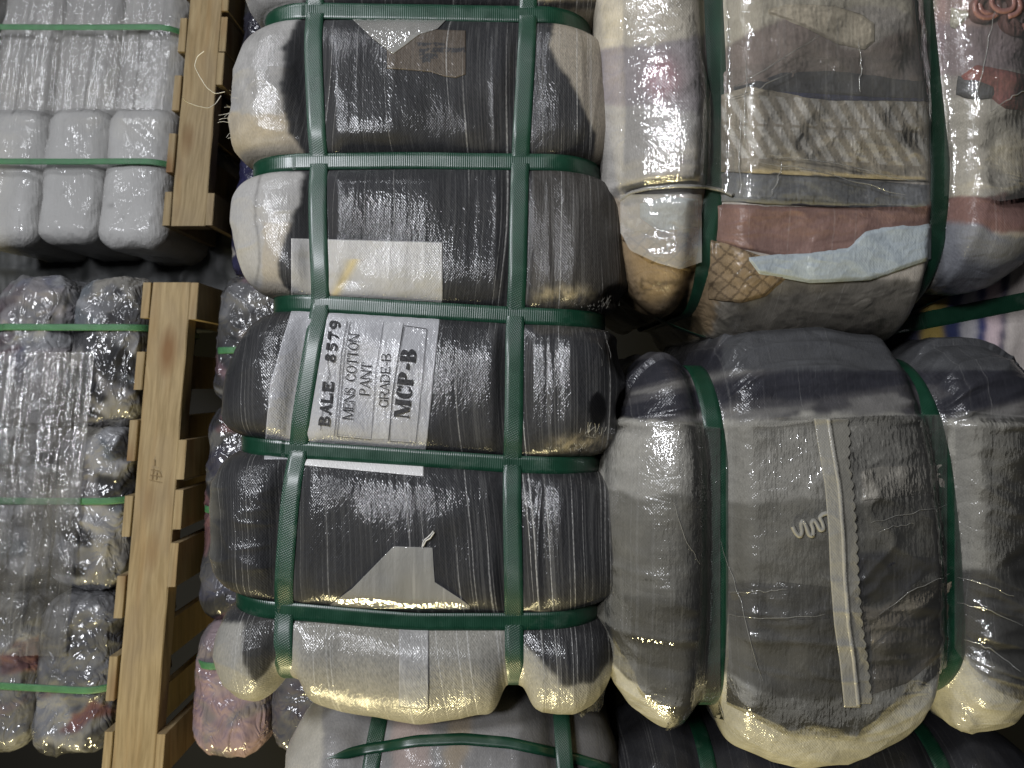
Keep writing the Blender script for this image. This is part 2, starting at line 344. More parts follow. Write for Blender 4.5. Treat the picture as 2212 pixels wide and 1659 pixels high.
# ------------------------------------------------------------------ bale surface
def soften(c, fcs, it):
    """let neighbouring cloth colours run into each other a little, as seen through film"""
    n = len(c); e = np.concatenate([fcs[:, [0, 1]], fcs[:, [1, 2]]]); deg = np.bincount(e.ravel(), minlength=n) + 1e-9
    for _ in range(it):
        a = np.empty_like(c)
        for k in range(3):
            a[:, k] = (np.bincount(e[:, 0], c[e[:, 1], k], n) + np.bincount(e[:, 1], c[e[:, 0], k], n)) / deg
        c = c * .4 + a * .6
    return c
class Bale:
    def __init__(s, d0, vtop, vbot, left, right, H, r, slope, girth, lengthwise, front_B, side_B, groove, gw, noise, seed, rz=None, end_B=0.0, lobes=None, cell_scale=None):
        """vtop/vbot/left/right in px at depth d0; left,right: functions of py (nominal px)"""
        s.d0 = d0; s.k = d0 / F; s.H = H; s.r = r; s.slope = slope; s.seed = seed; s.vref = 0.0; s.bot_shift = None; s.shift0 = .35; s.top_shift = None
        s.v0 = (vtop - CY) * s.k; s.v1 = (vbot - CY) * s.k; s.vc = (s.v0 + s.v1) / 2; s.hl = (s.v1 - s.v0) / 2; s.hh = H / 2
        s.fl = lambda v: (left(v / s.k + CY) - CX) * s.k
        s.fr = lambda v: (right(v / s.k + CY) - CX) * s.k
        vv = np.linspace(s.v0, s.v1, 50); s.hw0 = float(np.mean((s.fr(vv) - s.fl(vv)) / 2))
        s.girth = girth; s.lw = lengthwise; s.fB = front_B; s.sB = side_B; s.groove = groove; s.gw = gw
        s.noise = noise; s.end_B = end_B; s.sw = .0095; s.cell_scale = cell_scale
    def py(s, v): return v / s.k + CY
    def pxn(s, u): return u / s.k + CX
    def disp(s, U, V, D, n, noise=True):
        """U: real u, V: real v, D: depth behind the front; n: normal (3 arrays)"""
        nx, ny, nd = n
        px = s.pxn(U); py = s.py(V)
        B = s.fB * np.abs(nd) ** 1.0 + s.sB * np.abs(nx) + s.end_B * np.abs(ny)
        f = 1.0; dist = np.full(np.shape(U), 9.0)
        if s.girth:
            ks = np.array([g(px) for g in s.girth])                     # strap centre rows in px at each column
            ext = np.concatenate([ks[:1] - 330, ks, ks[-1:] + 330])
            f = np.zeros(np.shape(U))
            for a in range(len(ext) - 1):
                lo = ext[a] + s.sw / s.k; hi = ext[a + 1] - s.sw / s.k
                t = (py - lo) / (hi - lo) * 2 - 1
                m = (t > -1) & (t < 1)
                val = np.clip(1 - np.abs(np.clip(t, -1, 1)) ** 3.8, 0, 1) ** .60
                if s.cell_scale: val = val * s.cell_scale[a]
                f = np.where(m, val, f)
            dd = np.min(np.abs(ks - py), axis=0) * s.k - s.sw
            dist = np.minimum(dist, np.maximum(dd, 0))
        g = 1.0
        if s.lw:
            side = np.abs(nx)
            for fn in s.lw:
                du = np.abs(px - fn(py)) * s.k
                dl = np.maximum(du - s.sw * .9, 0)
                g = g * (1 - (s.groove + (1 - s.groove) * np.abs(ny) ** 1.5) * np.exp(-(dl / s.gw) ** 2.0) * (1 - side ** 4))
                dist = np.minimum(dist, dl + side * .05)
        o = B * f * g
        if noise:
            o = o + s.noise(U, V, D, n) * sm(0.0, .022, dist)
        return o
    def pos(s, q, n, noise=True, off=0.0):
        """q: local rounded-box point, n: normal"""
        qu, qv, qd = q
        v = s.vc + qv
        uc = (s.fl(v) + s.fr(v)) / 2; hw = (s.fr(v) - s.fl(v)) / 2
        u = uc + qu * hw / s.hw0
        d = s.hh + qd
        o = s.disp(u, v, d, n, noise) + off
        vs = v
        if s.bot_shift: vs = vs + s.bot_shift(s.pxn(u)) * sm(s.shift0, 1.0, qv / s.hl)
        if s.top_shift: vs = vs + s.top_shift(s.pxn(u)) * sm(.35, 1.0, -qv / s.hl)
        return np.stack([u + n[0] * o, vs + n[1] * o, s.d0 + d + s.slope * (v - s.vref) + n[2] * o], -1)
    def round(s, p):
        half = np.array([s.hw0, s.hl, s.hh]); inn = np.clip(p, -(half - s.r), half - s.r)
        e = p - inn; n = e / (np.linalg.norm(e, axis=-1, keepdims=True) + 1e-12)
        q = inn + n * s.r
        return (q[..., 0], q[..., 1], q[..., 2]), (n[..., 0], n[..., 1], n[..., 2])
    def build(s, name, mat, parent, step, paint, dense_d=.13, soft=2):
        nu = int(2 * s.hw0 / step); nv = int(2 * s.hl / step)
        lu = np.linspace(-s.hw0, s.hw0, nu); lv = np.linspace(-s.hl, s.hl, nv)
        nd1 = int(dense_d / step); ld = -s.hh + np.concatenate([np.linspace(0, dense_d, nd1), np.linspace(dense_d, s.H, max(3, int((s.H - dense_d) / .012)))[1:]]); nd = len(ld)
        lat = {}
        keys = []; pts = []; fcs = []; base = 0
        def face(A, B_, fix, flip):
            nonlocal base
            I, J = np.meshgrid(np.arange(len(A[1])), np.arange(len(B_[1])), indexing='ij')
            p = np.zeros(I.shape + (3,)); idx = np.zeros(I.shape + (3,), np.int64)
            p[..., A[0]] = A[1][I]; idx[..., A[0]] = I
            p[..., B_[0]] = B_[1][J]; idx[..., B_[0]] = J
            p[..., fix[0]] = fix[1]; idx[..., fix[0]] = fix[2]
            f = grid_faces(len(A[1]), len(B_[1])) + base
            if flip: f = f[:, ::-1]
            pts.append(p.reshape(-1, 3)); keys.append(((idx[..., 0] * 100000 + idx[..., 1]) * 100000 + idx[..., 2]).ravel()); fcs.append(f); base += p.reshape(-1, 3).shape[0]
        face((0, lu), (1, lv), (2, -s.hh, 0), True)
        face((1, lv), (2, ld), (0, -s.hw0, 0), True)
        face((1, lv), (2, ld), (0, s.hw0, nu - 1), False)
        face((0, lu), (2, ld), (1, -s.hl, 0), False)
        face((0, lu), (2, ld), (1, s.hl, nv - 1), True)
        face((0, lu[::6]), (1, lv[::6]), (2, s.hh, 99999), False)
        pts = np.concatenate(pts); keys = np.concatenate(keys); fcs = np.concatenate(fcs)
        _, first, inv = np.unique(keys, return_index=True, return_inverse=True)
        pts = pts[first]; fcs = inv.reshape(-1)[fcs]
        q, n = s.round(pts)
        X = s.pos(q, n)
        dcl = np.clip(X[:, 2], 0, s.d0 + .05)
        c, fx = paint(X[:, 0] / dcl * F + CX, X[:, 1] / dcl * F + CY, X, n)
        c = soften(c, fcs, soft)
        return mesh_obj(name, X, fcs, mat, parent, colour=c, fx=fx)
    def front(s, px, py, off=0.0, noise=True, it=7):
        """points on the front that lie behind photo position px,py (arrays)"""
        px = np.asarray(px, float); py = np.asarray(py, float) + 0 * px
        d = np.full(px.shape, s.d0); u = (px - CX) / F * d; v = (py - CY) / F * d
        qu_t = None; tu = u.copy(); tv = v.copy()
        for _ in range(it):
            uc = (s.fl(v) + s.fr(v)) / 2; hw = (s.fr(v) - s.fl(v)) / 2
            U = np.clip((u - uc) / hw * s.hw0, -s.hw0 * .999, s.hw0 * .999); Vl = np.clip(v - s.vc, -s.hl * .999, s.hl * .999)
            ex = np.sign(U) * np.maximum(np.abs(U) - (s.hw0 - s.r), 0); ey = np.sign(Vl) * np.maximum(np.abs(Vl) - (s.hl - s.r), 0)
            rr = np.sqrt(ex ** 2 + ey ** 2); lim = np.minimum(1, s.r * .985 / (rr + 1e-9)); ex = ex * lim; ey = ey * lim
            ed = -np.sqrt(np.maximum(s.r ** 2 - ex ** 2 - ey ** 2, 0))
            n = (ex / s.r, ey / s.r, ed / s.r)
            inn_u = np.clip(U, -(s.hw0 - s.r), s.hw0 - s.r); inn_v = np.clip(Vl, -(s.hl - s.r), s.hl - s.r)
            q = (inn_u + ex, inn_v + ey, -s.hh + s.r + ed)
            X = s.pos(q, n, noise, off)
            tx = (px - CX) / F * X[..., 2]; ty = (py - CY) / F * X[..., 2]
            u = u + (tx - X[..., 0]) * .9; v = v + (ty - X[..., 1]) * .9
        return X
    # ---- straps
    def loop(s, ha, hb, r, step=.004):
        """rounded rectangle, starting mid front: list of (a, b, na, nb); b = -hb is the front"""
        pts = []
        def line(a0, b0, a1, b1, na, nb):
            L = math.hypot(a1 - a0, b1 - b0); m = max(2, int(L / step))
            for t in np.linspace(0, 1, m, endpoint=False): pts.append((a0 + (a1 - a0) * t, b0 + (b1 - b0) * t, na, nb))
        def arc(ca, cb, t0):
            m = max(4, int(r * math.pi / 2 / step))
            for t in np.linspace(0, math.pi / 2, m, endpoint=False):
                pts.append((ca + r * math.cos(t0 + t), cb + r * math.sin(t0 + t), math.cos(t0 + t), math.sin(t0 + t)))
        line(-(ha - r), -hb, ha - r, -hb, 0, -1); arc(ha - r, -(hb - r), -math.pi / 2)
        line(ha, -(hb - r), ha, hb - r, 1, 0); arc(ha - r, hb - r, 0)
        line(ha - r, hb, -(ha - r), hb, 0, 1); arc(-(ha - r), hb - r, math.pi / 2)
        line(-ha, hb - r, -ha, -(hb - r), -1, 0); arc(-(ha - r), -(hb - r), math.pi)
        return np.array(pts)
    def ribbon(s, C, N, Wd, width, name, mat, parent, thick=.0006, wob=0.0, seed=0):
        """closed ribbon along centres C with outward normals N and width direction Wd"""
        T = np.gradient(np.concatenate([C[-2:], C, C[:2]]), axis=0)[2:-2]; T /= np.linalg.norm(T, axis=1)[:, None]
        Wd = Wd - T * np.sum(Wd * T, 1)[:, None]; Wd /= np.linalg.norm(Wd, axis=1)[:, None]
        n2 = np.cross(Wd, T); sg = np.sign(np.sum(n2 * N, 1))[:, None]; n2 = n2 * sg
        arcl = np.concatenate([[0], np.cumsum(np.linalg.norm(np.diff(C, axis=0), axis=1))])
        C = C + Wd * ((vn(arcl * 9, 0 * arcl, 0, seed) - .5) * wob)[:, None]
        prof = [(-1, 0), (-.96, 1), (-.5, 1.08), (0, 1.1), (.5, 1.08), (.96, 1), (1, 0), (0, -.4)]
        V = np.stack([C + Wd * (a * width / 2) + n2 * (b * thick) for a, b in prof], 1)
        m = len(C); kk = len(prof)
        I, J = np.meshgrid(np.arange(m), np.arange(kk), indexing='ij')
        Fc = np.stack([I * kk + J, ((I + 1) % m) * kk + J, ((I + 1) % m) * kk + (J + 1) % kk, I * kk + (J + 1) % kk], -1).reshape(-1, 4)
        uv = np.stack([np.repeat(arcl, kk), np.tile([p[0] * width / 2 for p in prof], m)], -1)
        return mesh_obj(name, V.reshape(-1, 3), Fc, mat, parent, uv=uv)
    def smoothc(s, C, w):
        k = np.hanning(w + 2)[1:-1]; k /= k.sum(); e = np.concatenate([C[-w:], C, C[:w]])
        return np.stack([np.convolve(e[:, i], k, 'same')[w:-w] for i in range(3)], 1)
    def length_strap(s, fn, parent, mat, width=.022, off=.0008, smooth=9, seed=0, pull=0.0):
        L = s.loop(s.hl, s.hh, s.r)
        v = s.vc + L[:, 0]; u = (fn(s.py(v)) - CX) * s.k
        uc = (s.fl(v) + s.fr(v)) / 2; hw = (s.fr(v) - s.fl(v)) / 2
        qu = (u - uc) / hw * s.hw0; z = 0 * v
        C = s.pos((qu, L[:, 0], L[:, 1]), (z, L[:, 2], L[:, 3]), False, off)
        C = s.smoothc(C, smooth)
        N = np.stack([z, L[:, 2], L[:, 3]], 1)
        return s.ribbon(C, N, np.tile([1., 0, 0], (len(C), 1)), width, 'strap', mat, parent, wob=.002, seed=seed)
    def girth_strap(s, fn, parent, mat, width=.0205, off=.0030, smooth=5, seed=0):
        L = s.loop(s.hw0, s.hh, s.r); z = 0 * L[:, 0]
        v = z + s.vc; qu = L[:, 0]
        for _ in range(4):
            uc = (s.fl(v) + s.fr(v)) / 2; hw = (s.fr(v) - s.fl(v)) / 2
            u = uc + qu * hw / s.hw0; v = (fn(s.pxn(u)) - CY) * s.k
        C = s.pos((qu, v - s.vc, L[:, 1]), (L[:, 2], z, L[:, 3]), False, off)
        C = s.smoothc(C, smooth); N = np.stack([L[:, 2], z, L[:, 3]], 1)
        return s.ribbon(C, N, np.tile([0, 1., 0], (len(C), 1)), width, 'strap', mat, parent, wob=.001, seed=seed)
    def sheet(s, name, mat, parent, x0, x1, top, bot, off=.0008, step=3.0, colour=None, fx=(.1, 1, 1), thick=True, noise=True, edge=0.0, wav=0.0, seed=3, dy_off=None, fold=0.0):
        """a piece lying on the front between two outlines given along photo x (px)"""
        nx = max(3, int((x1 - x0) / step)); xs = np.linspace(x0, x1, nx)
        T = top(xs); Bt = bot(xs); ny = max(3, int(np.max(Bt - T) / step)); t = np.linspace(0, 1, ny)
        X2 = np.repeat(xs[:, None], ny, 1); Y2 = T[:, None] * (1 - t) + Bt[:, None] * t
        o = np.full(X2.shape, off)
        if wav: o = o + wav * (fbm(X2 / 55, Y2 / 40, 0, seed, 3) - .3) + fold * (ridge(X2 / 70 + Y2 / 90 + vn(X2 / 60, Y2 / 40, 0, seed) * .8, Y2 / 34 - X2 / 160, 0, seed + 3, 2) - .3)
        if dy_off is not None: o = o + dy_off(X2, Y2)
        if edge:
            e = np.minimum(np.minimum(Y2 - T[:, None], Bt[:, None] - Y2), np.minimum(X2 - x0, x1 - X2))
            o = o - edge * (1 - sm(0, 9, e))
        V = s.front(X2, Y2, o, noise).reshape(-1, 3)
        Fc = grid_faces(nx, ny)[:, ::-1]
        c = f = None
        if colour is not None:
            c = colour(X2.ravel(), Y2.ravel()) if callable(colour) else np.tile(L3(colour), (len(V), 1)); f = np.tile(L3(fx), (len(V), 1))
        ob = mesh_obj(name, V, Fc, mat, parent, colour=c, fx=f)
        if thick:
            sd = ob.modifiers.new('thickness', 'SOLIDIFY'); sd.thickness = .0004; sd.offset = -1
        return ob


const = lambda c: (lambda t: np.asarray(t, float) * 0 + c)
lin = lambda x0, y0, x1, y1: (lambda x: y0 + (np.asarray(x, float) - x0) * (y1 - y0) / (x1 - x0))
def loose(seed, amp):
    rnd = random.Random(seed)
    return rnd

# ================================================================== MAIN BALE
def crater(px, py, cx, cy, rx, ry): return np.exp(-(((px - cx) / rx) ** 2 + ((py - cy) / ry) ** 2) ** 1.5)
K0 = .88 / F
def main_noise(U, V, D, n):
    px = U / K0 + CX; py = V / K0 + CY
    o = (fbm(U * 10, V * 8, D * 10, 3, 3) - .5) * .016
    o = o + (ridge(U * 46 + vn(U * 8, V * 5, 0, 8) * 1.6, V * 3.2, D * 30, 5, 2) - .35) * .0022 * (.35 + sm(960, 1150, px))
    o = o + (ridge(U * 18, V * 22, D * 20, 9, 2) - .4) * .0052 * sm(700, 560, px)
    o = o - .022 * crater(px, py, 1297, 638, 18, 20) - .028 * crater(px, py, 1303, 888, 19, 38) - .012 * crater(px, py, 1298, 768, 24, 48)
    o = o - .012 * crater(px, py, 470, 262, 18, 8) + .006 * crater(px, py, 452, 236, 22, 26)
    return o
G = [smooth_interp([(500, -4), (900, 0), (1330, 8)]), smooth_interp([(500, 344), (900, 338), (1330, 343)]),
     smooth_interp([(500, 648), (700, 656), (1100, 680), (1330, 690)]), smooth_interp([(440, 958), (650, 970), (1100, 1000), (1330, 1008)]),
     smooth_interp([(440, 1296), (650, 1310), (900, 1330), (1100, 1330), (1330, 1326)])]
S1 = smooth_interp([(-250, 664), (50, 667), (330, 680), (600, 692), (700, 686), (960, 648), (1100, 635), (1300, 624), (1440, 630), (1600, 632)])
S2 = smooth_interp([(-250, 1150), (50, 1140), (330, 1124), (600, 1118), (700, 1112), (1000, 1107), (1300, 1110), (1450, 1112), (1600, 1112)])
mainL = smooth_interp([(-250, 520), (40, 526), (200, 508), (370, 505), (520, 528), (670, 566), (810, 524), (955, 494), (1285, 490), (1600, 504)])
mainR = smooth_interp([(-250, 1285), (40, 1290), (370, 1310), (670, 1318), (955, 1300), (1285, 1302), (1600, 1300)])
mb = Bale(.88, -230, 1492, mainL, mainR, .42, .068, -.07, G, [S1, S2], .018, .029, .42, .011, main_noise, 3, end_B=.028, cell_scale=[1, 1, 1, 1.05, 1, .8])
mb.shift0 = .85
mb.bot_shift = smooth_interp([(380, .020), (470, .020), (500, .018), (530, .010), (570, -.004), (615, -.012), (640, -.004), (665, .0), (760, .012), (900, .020), (1060, .010), (1112, .0), (1130, .006), (1220, .014), (1300, .010), (1400, .005)])
main = thing('clothing_bale', P(900, 700, 1.08), 'large dark bale of cotton pants with paper label, strapped by wide green bands', 'bale')

def main_paint(px, py, X, n):
    N = len(px)
    c = np.tile(L3((.0235, .0237, .0248)), (N, 1))
    wx = px + (fbm(px / 26, py / 26, 0, 21, 3) - .5) * 16; wy = py + (fbm(px / 26, py / 26, 0, 22, 3) - .5) * 16
    tone = fbm(px / 120, py / 90, 0, 25, 3)
    c *= (.75 + .5 * tone)[:, None]
    st = np.ones(N) * (.45 + .55 * sm(900, 1150, px))
    brown = inside([(1150, 330), (1330, 330), (1340, 720), (1150, 720)], wx, wy)
    c[brown] = L3((.040, .037, .033))
    white = L3((.30, .292, .275)); beige = L3((.27, .24, .19))
    m = inside([(300, -300), (655, -300), (652, 25), (636, 60), (612, 99), (606, 170), (607, 231), (632, 296), (652, 330), (652, 362), (300, 380)], wx, wy)
    c[m] = white * .9; st[m] = .25
    m2 = m & (wy > 235 + 20 * fbm(px / 40, py / 40, 0, 5)); c[m2] = beige * 1.1
    c[m] *= (.72 + .45 * fbm(px[m] / 18, py[m] / 26, 0, 44, 3))[:, None]
    m = inside([(300, 365), (655, 370), (648, 425), (628, 480), (613, 520), (600, 570), (605, 600), (630, 640), (560, 665), (300, 660)], wx, wy)
    c[m] = white; st[m] = .2
    m2 = m & (wx > 565) & (wy > 480); c[m2] = L3((.30, .27, .22))
    m2 = m & (np.abs(px - (557 + (py - 480) * -.06 + 8 * np.sin(py / 40))) < 1.6); c[m2] *= .35
    m = inside([(1199, 20), (1198, 43), (1189, 99), (1212, 149), (1232, 172), (1251, 212), (1271, 258), (1288, 288), (1281, 350), (1420, 360), (1420, 20)], wx * .3 + px * .7, wy * .3 + py * .7)
    c[m] = beige * .92; st[m] = .8
    m = (py < 0) & (px > 1150); c[m] = L3((.33, .28, .18))
    # pale shoulder on the upper side of the lower cells: grazing film haze painted in
    c = mixc(c, (.12, .116, .10), sm(500, 452, px + 26 * fbm(py / 12, px / 30, 0, 9)) * .8 * (py > 680))
    # bottom end
    m = (wy > 1345) & (px > 640) & (px < 1112); c[m] = L3((.215, .207, .180)); st[m] = .9
    m = (py > 1345) & (px <= 650); c[m] = L3((.24, .232, .205)); st[m] = .5
    m = inside([(520, 1340), (612, 1330), (612, 1410), (575, 1452), (548, 1478), (530, 1440)], wx, wy); c[m] = L3((.032, .031, .029))
    m = (py > 1320) & (px >= 1105); c[m] = L3((.26, .25, .215)); st[m] = .7
    m = inside([(1100, 1320), (1340, 1320), (1330, 1420), (1275, 1478), (1215, 1480), (1130, 1388), (1100, 1370)], wx, wy); c[m] = L3((.026, .026, .027)); st[m] = 1
    # torn holes: the shade inside is painted as near-black colour
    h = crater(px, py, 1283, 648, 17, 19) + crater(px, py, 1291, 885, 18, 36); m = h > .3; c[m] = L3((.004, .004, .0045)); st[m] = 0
    frz = crater(px, py, 1222, 640, 60, 22) + crater(px, py, 1262, 965, 66, 26); mm = np.clip(frz, 0, 1) * (vn(px / 3, py / 9, 0, 4) > .45)
    c = mixc(c, (.34, .29, .19), mm * .8)
    fx = np.stack([st, np.ones(N), 1 - .8 * (h > .5)], 1)
    return c, fx
mb.build('wrapped_clothing', W_MAIN, main, .0018, main_paint)
for k, g in enumerate(G): mb.girth_strap(g, main, STRAP_R, seed=k)
for k, g in enumerate((S1, S2)): mb.length_strap(g, main, STRAP, seed=20 + k, smooth=13, off=.0014)

# ---- papers under the film
paper_c = lambda x, y: mixc(mixc(np.tile(L3((.37, .362, .345)), (len(x), 1)), (.33, .315, .265), sm(.52, .8, fbm(x / 30, y / 22, 0, 77, 3)) * .6), (.55, .42, .14), np.exp(-((x - 722 - (640 - y) * .55) / 11) ** 2) * (y > 560) * (y < 640) * .55)
mb.sheet('paper_sheet', W_PAPER, main, 629, 956, lin(629, 515, 956, 523), lin(629, 662, 956, 674), colour=paper_c, fx=(.3, 1, 1))
lab_c = lambda x, y: mixc(np.tile(L3((.34, .34, .348)), (len(x), 1)), (.25, .25, .255), sm(.35, .7, vn(x / 2.2, y / 2.2, 0, 12)) * .35)
def lab_left(y): return np.interp(y, [668, 782, 824, 934, 1000], [630, 598, 584, 574, 570])
# label built row-wise: outline in photo y
def row_sheet(b, name, mat, parent, y0, y1, left, right, off, colour, fx, step=3.0, noise=True):
    ny = int((y1 - y0) / step); ys = np.linspace(y0, y1, ny); nx = int(np.max(right(ys) - left(ys)) / step); t = np.linspace(0, 1, nx)
    Y2 = np.repeat(ys[None, :], nx, 0); X2 = left(ys)[None, :] * (1 - t[:, None]) + right(ys)[None, :] * t[:, None]
    V = b.front(X2, Y2, off, noise).reshape(-1, 3); c = colour(X2.ravel(), Y2.ravel()) if callable(colour) else np.tile(L3(colour), (len(V), 1))
    o = mesh_obj(name, V, grid_faces(nx, ny)[:, ::-1], mat, parent, colour=c, fx=np.tile(L3(fx), (len(V), 1)))
    sd = o.modifiers.new('thickness', 'SOLIDIFY'); sd.thickness = .0004; sd.offset = -1
    return o
lab_right = lambda y: np.interp(y, [660, 700, 970, 1040], [953, 949, 921, 914])
label = row_sheet(mb, 'paper_label', W_PAPER, main, 668, 992, lambda y: lab_left(y), lab_right, .0008, lab_c, (.15, 1, 1))
label['label'] = 'white printed bale label reading mens cotton pant grade B'
mb.sheet('paper_strip', W_PAPER, main, 648, 915, lin(648, 985, 915, 1005), lin(648, 1004, 915, 1029), off=.0010, colour=(.58, .57, .55), fx=(.1, 1, 1))

# ---- lettering (drawn glyphs, no font file)
def ring(cx, cy, rx, ry, tk, tn, a0=0, a1=360, m=18):
    q = []
    A = np.radians(np.linspace(a0, a1, m + 1))
    for p0, p1 in zip(A[:-1], A[1:]):
        q.append([(cx + rx * math.cos(p0), cy + ry * math.sin(p0)), (cx + rx * math.cos(p1), cy + ry * math.sin(p1)),
                  (cx + (rx - tk) * math.cos(p1), cy + (ry - tn) * math.sin(p1)), (cx + (rx - tk) * math.cos(p0), cy + (ry - tn) * math.sin(p0))])
    return q
def rect(x0, y0, x1, y1): return [[(x0, y0), (x1, y0), (x1, y1), (x0, y1)]]
def diag(x0, y0, x1, y1, w): return [[(x0, y0), (x0 + w, y0), (x1 + w, y1), (x1, y1)]]
def glyph(ch, w, tk, tn, sf):
    """w: width, tk: thick stroke, tn: thin stroke, sf: serif overhang"""
    def stem(x, t=tk, lo=True, hi=True, y0=0, y1=1):
        q = rect(x, y0, x + t, y1)
        if lo: q += rect(x - sf, y0, x + t + sf, y0 + tn)
        if hi: q += rect(x - sf, y1 - tn, x + t + sf, y1)
        return q
    q = []
    if ch == 'O': q = ring(w / 2, .5, w / 2, .51, tk, tn)
    elif ch in 'CG':
        q = ring(w / 2, .5, w / 2, .51, tk, tn, 38, 322); q += rect(w - tn * 1.4, .66, w - tn * .2, .98)
        q += rect(w - tk * .9, .04, w - tn * .2, .42) + rect(w - tk * 1.5, .38, w + sf, .42 + tn) if ch == 'G' else rect(w - tn * 1.2, .16, w - tn * .2, .32)
    elif ch == 'S':
        q = ring(w / 2, .74, w / 2, .26, tk * .8, tn, 20, 250) + ring(w / 2, .26, w / 2, .27, tk, tn, -160, 90) + diag(w * .12, .70, w * .60, .36, tk * .9) + rect(w * .9 - tn, .68, w * .92, .97) + rect(0, .03, tn, .32)
    elif ch == 'B': q = stem(0) + ring(w * .42, .75, w * .50, .25, tk, tn, -90, 90) + ring(w * .42, .26, w * .58, .27, tk, tn, -90, 90) + rect(tk, 1 - tn, w * .42, 1) + rect(tk, .50, w * .42, .50 + tn) + rect(tk, 0, w * .42, tn)
    elif ch in 'PR':
        q = stem(0) + ring(w * .42, .73, w * .55, .27, tk, tn, -90, 90) + rect(tk, 1 - tn, w * .42, 1) + rect(tk, .46, w * .42, .46 + tn)
        if ch == 'R': q += diag(w * .84, 0, w * .42, .47, tk * .9) + rect(w * .78, 0, w * 1.05, tn)
    elif ch == 'D': q = stem(0) + ring(w * .40, .5, w * .60, .5, tk, tn, -90, 90) + rect(tk, 1 - tn, w * .4, 1) + rect(tk, 0, w * .4, tn)
    elif ch == 'T': q = stem(w / 2 - tk / 2, hi=False) + rect(0, 1 - tn * 1.1, w, 1) + rect(0, .74, tn, 1) + rect(w - tn, .74, w, 1)
    elif ch == 'L': q = stem(0) + rect(0, 0, w, tn * 1.3) + rect(w - tn, 0, w, .3)
    elif ch == 'E': q = stem(0) + rect(0, 0, w, tn * 1.2) + rect(0, 1 - tn * 1.2, w * .95, 1) + rect(tk, .47, w * .7, .47 + tn) + rect(w - tn, 0, w, .28) + rect(w * .95 - tn, .74, w * .95, 1) + rect(w * .7 - tn, .36, w * .7, .64)
    elif ch == 'A': q = diag(-.02, 0, w * .42, 1, tn * 1.2) + diag(w - tk, 0, w * .40, 1, tk) + rect(w * .18, .30, w * .80, .30 + tn) + rect(-sf - .04, 0, tn + sf + .03, tn) + rect(w - tk - sf, 0, w + sf, tn)
    elif ch == 'N': q = stem(0, tn * 1.1) + stem(w - tn * 1.1, tn * 1.1, lo=False) + diag(w - tk * 1.1, 0, -.02, 1, tk * 1.1)
    elif ch == 'M': q = stem(0, tn * 1.2) + stem(w - tk, tk) + diag(w * .5 - tk / 2, .05, 0, 1, tk) + diag(w * .5 - tn / 2, .05, w - tk * .9, 1, tn * 1.2)
    elif ch == '-': q = rect(.05, .36, w - .02, .36 + max(tn, tk * .55))
    elif ch == '8': q = ring(w / 2, .75, w * .43, .25, tk, tn) + ring(w / 2, .26, w / 2, .27, tk, tn)
    elif ch == '5': q = ring(w * .45, .30, w * .55, .31, tk, tn, -150, 120) + rect(w * .05, .5, w * .05 + tn * 1.2, 1) + rect(w * .05, 1 - tn * 1.6, w * .95, 1)
    elif ch == '7': q = rect(0, 1 - tn * 1.7, w, 1) + diag(w * .25, 0, w * .9 - tk, .9, tk) + rect(0, .76, tn, 1)
    elif ch == '9': q = ring(w / 2, .68, w / 2, .32, tk, tn) + ring(w * .45, .40, w * .55, .41, tk, tn, -120, 20)
    return q
def lettering(b, text, o, ex, ey, H, widths, gap, tk, tn, sf, parent, mat, off=.0032, name='lettering'):
    """o: photo px of the baseline start, ex: unit vector along the line, ey: unit up vector, H: cap height px"""
    quads = []; x = 0
    for ch in text:
        if ch == ' ': x += gap * 3.2 + .25; continue
        w = widths.get(ch, widths['*'])
        for q in glyph(ch, w, tk, tn, sf): quads.append([(x + a, c) for a, c in q])
        x += w + gap
    Q = np.array(quads) * H
    px = o[0] + Q[..., 0] * ex[0] + Q[..., 1] * ey[0]; py = o[1] + Q[..., 0] * ex[1] + Q[..., 1] * ey[1]
    V = b.front(px, py, off).reshape(-1, 3)
    Fc = np.arange(len(V)).reshape(-1, 4)
    return mesh_obj(name, V, Fc, mat, parent, smooth=False)
def fit(text, widths, gap):
    x = 0
    for ch in text: x += (gap * 3.2 + .25) if ch == ' ' else widths.get(ch, widths['*']) + gap
    return x - gap
def write(text, p0, p1, H, widths, gap, tk, tn, sf, mat=INK):
    ex = np.array(p1, float) - np.array(p0, float); L = np.linalg.norm(ex); ex /= L; ey = np.array((ex[1], -ex[0]))
    k = L / (fit(text, widths, gap) * H)
    wd = {c: v * k for c, v in widths.items()}
    lettering(mb, text, p0, ex, ey, H, wd, gap * k, tk * k if k < 1 else tk, tn, sf, label, mat)
slab = {'*': .78, 'M': 1.0, '-': .45}; serif = {'*': .68, 'M': .92, 'E': .60, 'S': .50, 'O': .74, 'C': .68, 'N': .74, '-': .34, 'T': .62, 'P': .58}
write('BALE', (711, 920), (721, 825), 24, slab, .16, .24, .15, .05)
write('8579', (723, 783), (735, 694), 23, {'*': .66}, .24, .22, .15, .04)
write('MENS COTTON', (761, 906), (776, 722), 22, serif, .10, .12, .065, .05)
write('PANT', (797, 854), (803, 784), 22, serif, .10, .12, .065, .05)
write('GRADE-B', (838, 880), (844, 764), 20, serif, .10, .12, .065, .05)
write('MCP-B', (883, 902), (899, 755), 33, {'*': .78, 'M': 1.05, '-': .46}, .10, .32, .075, .06)
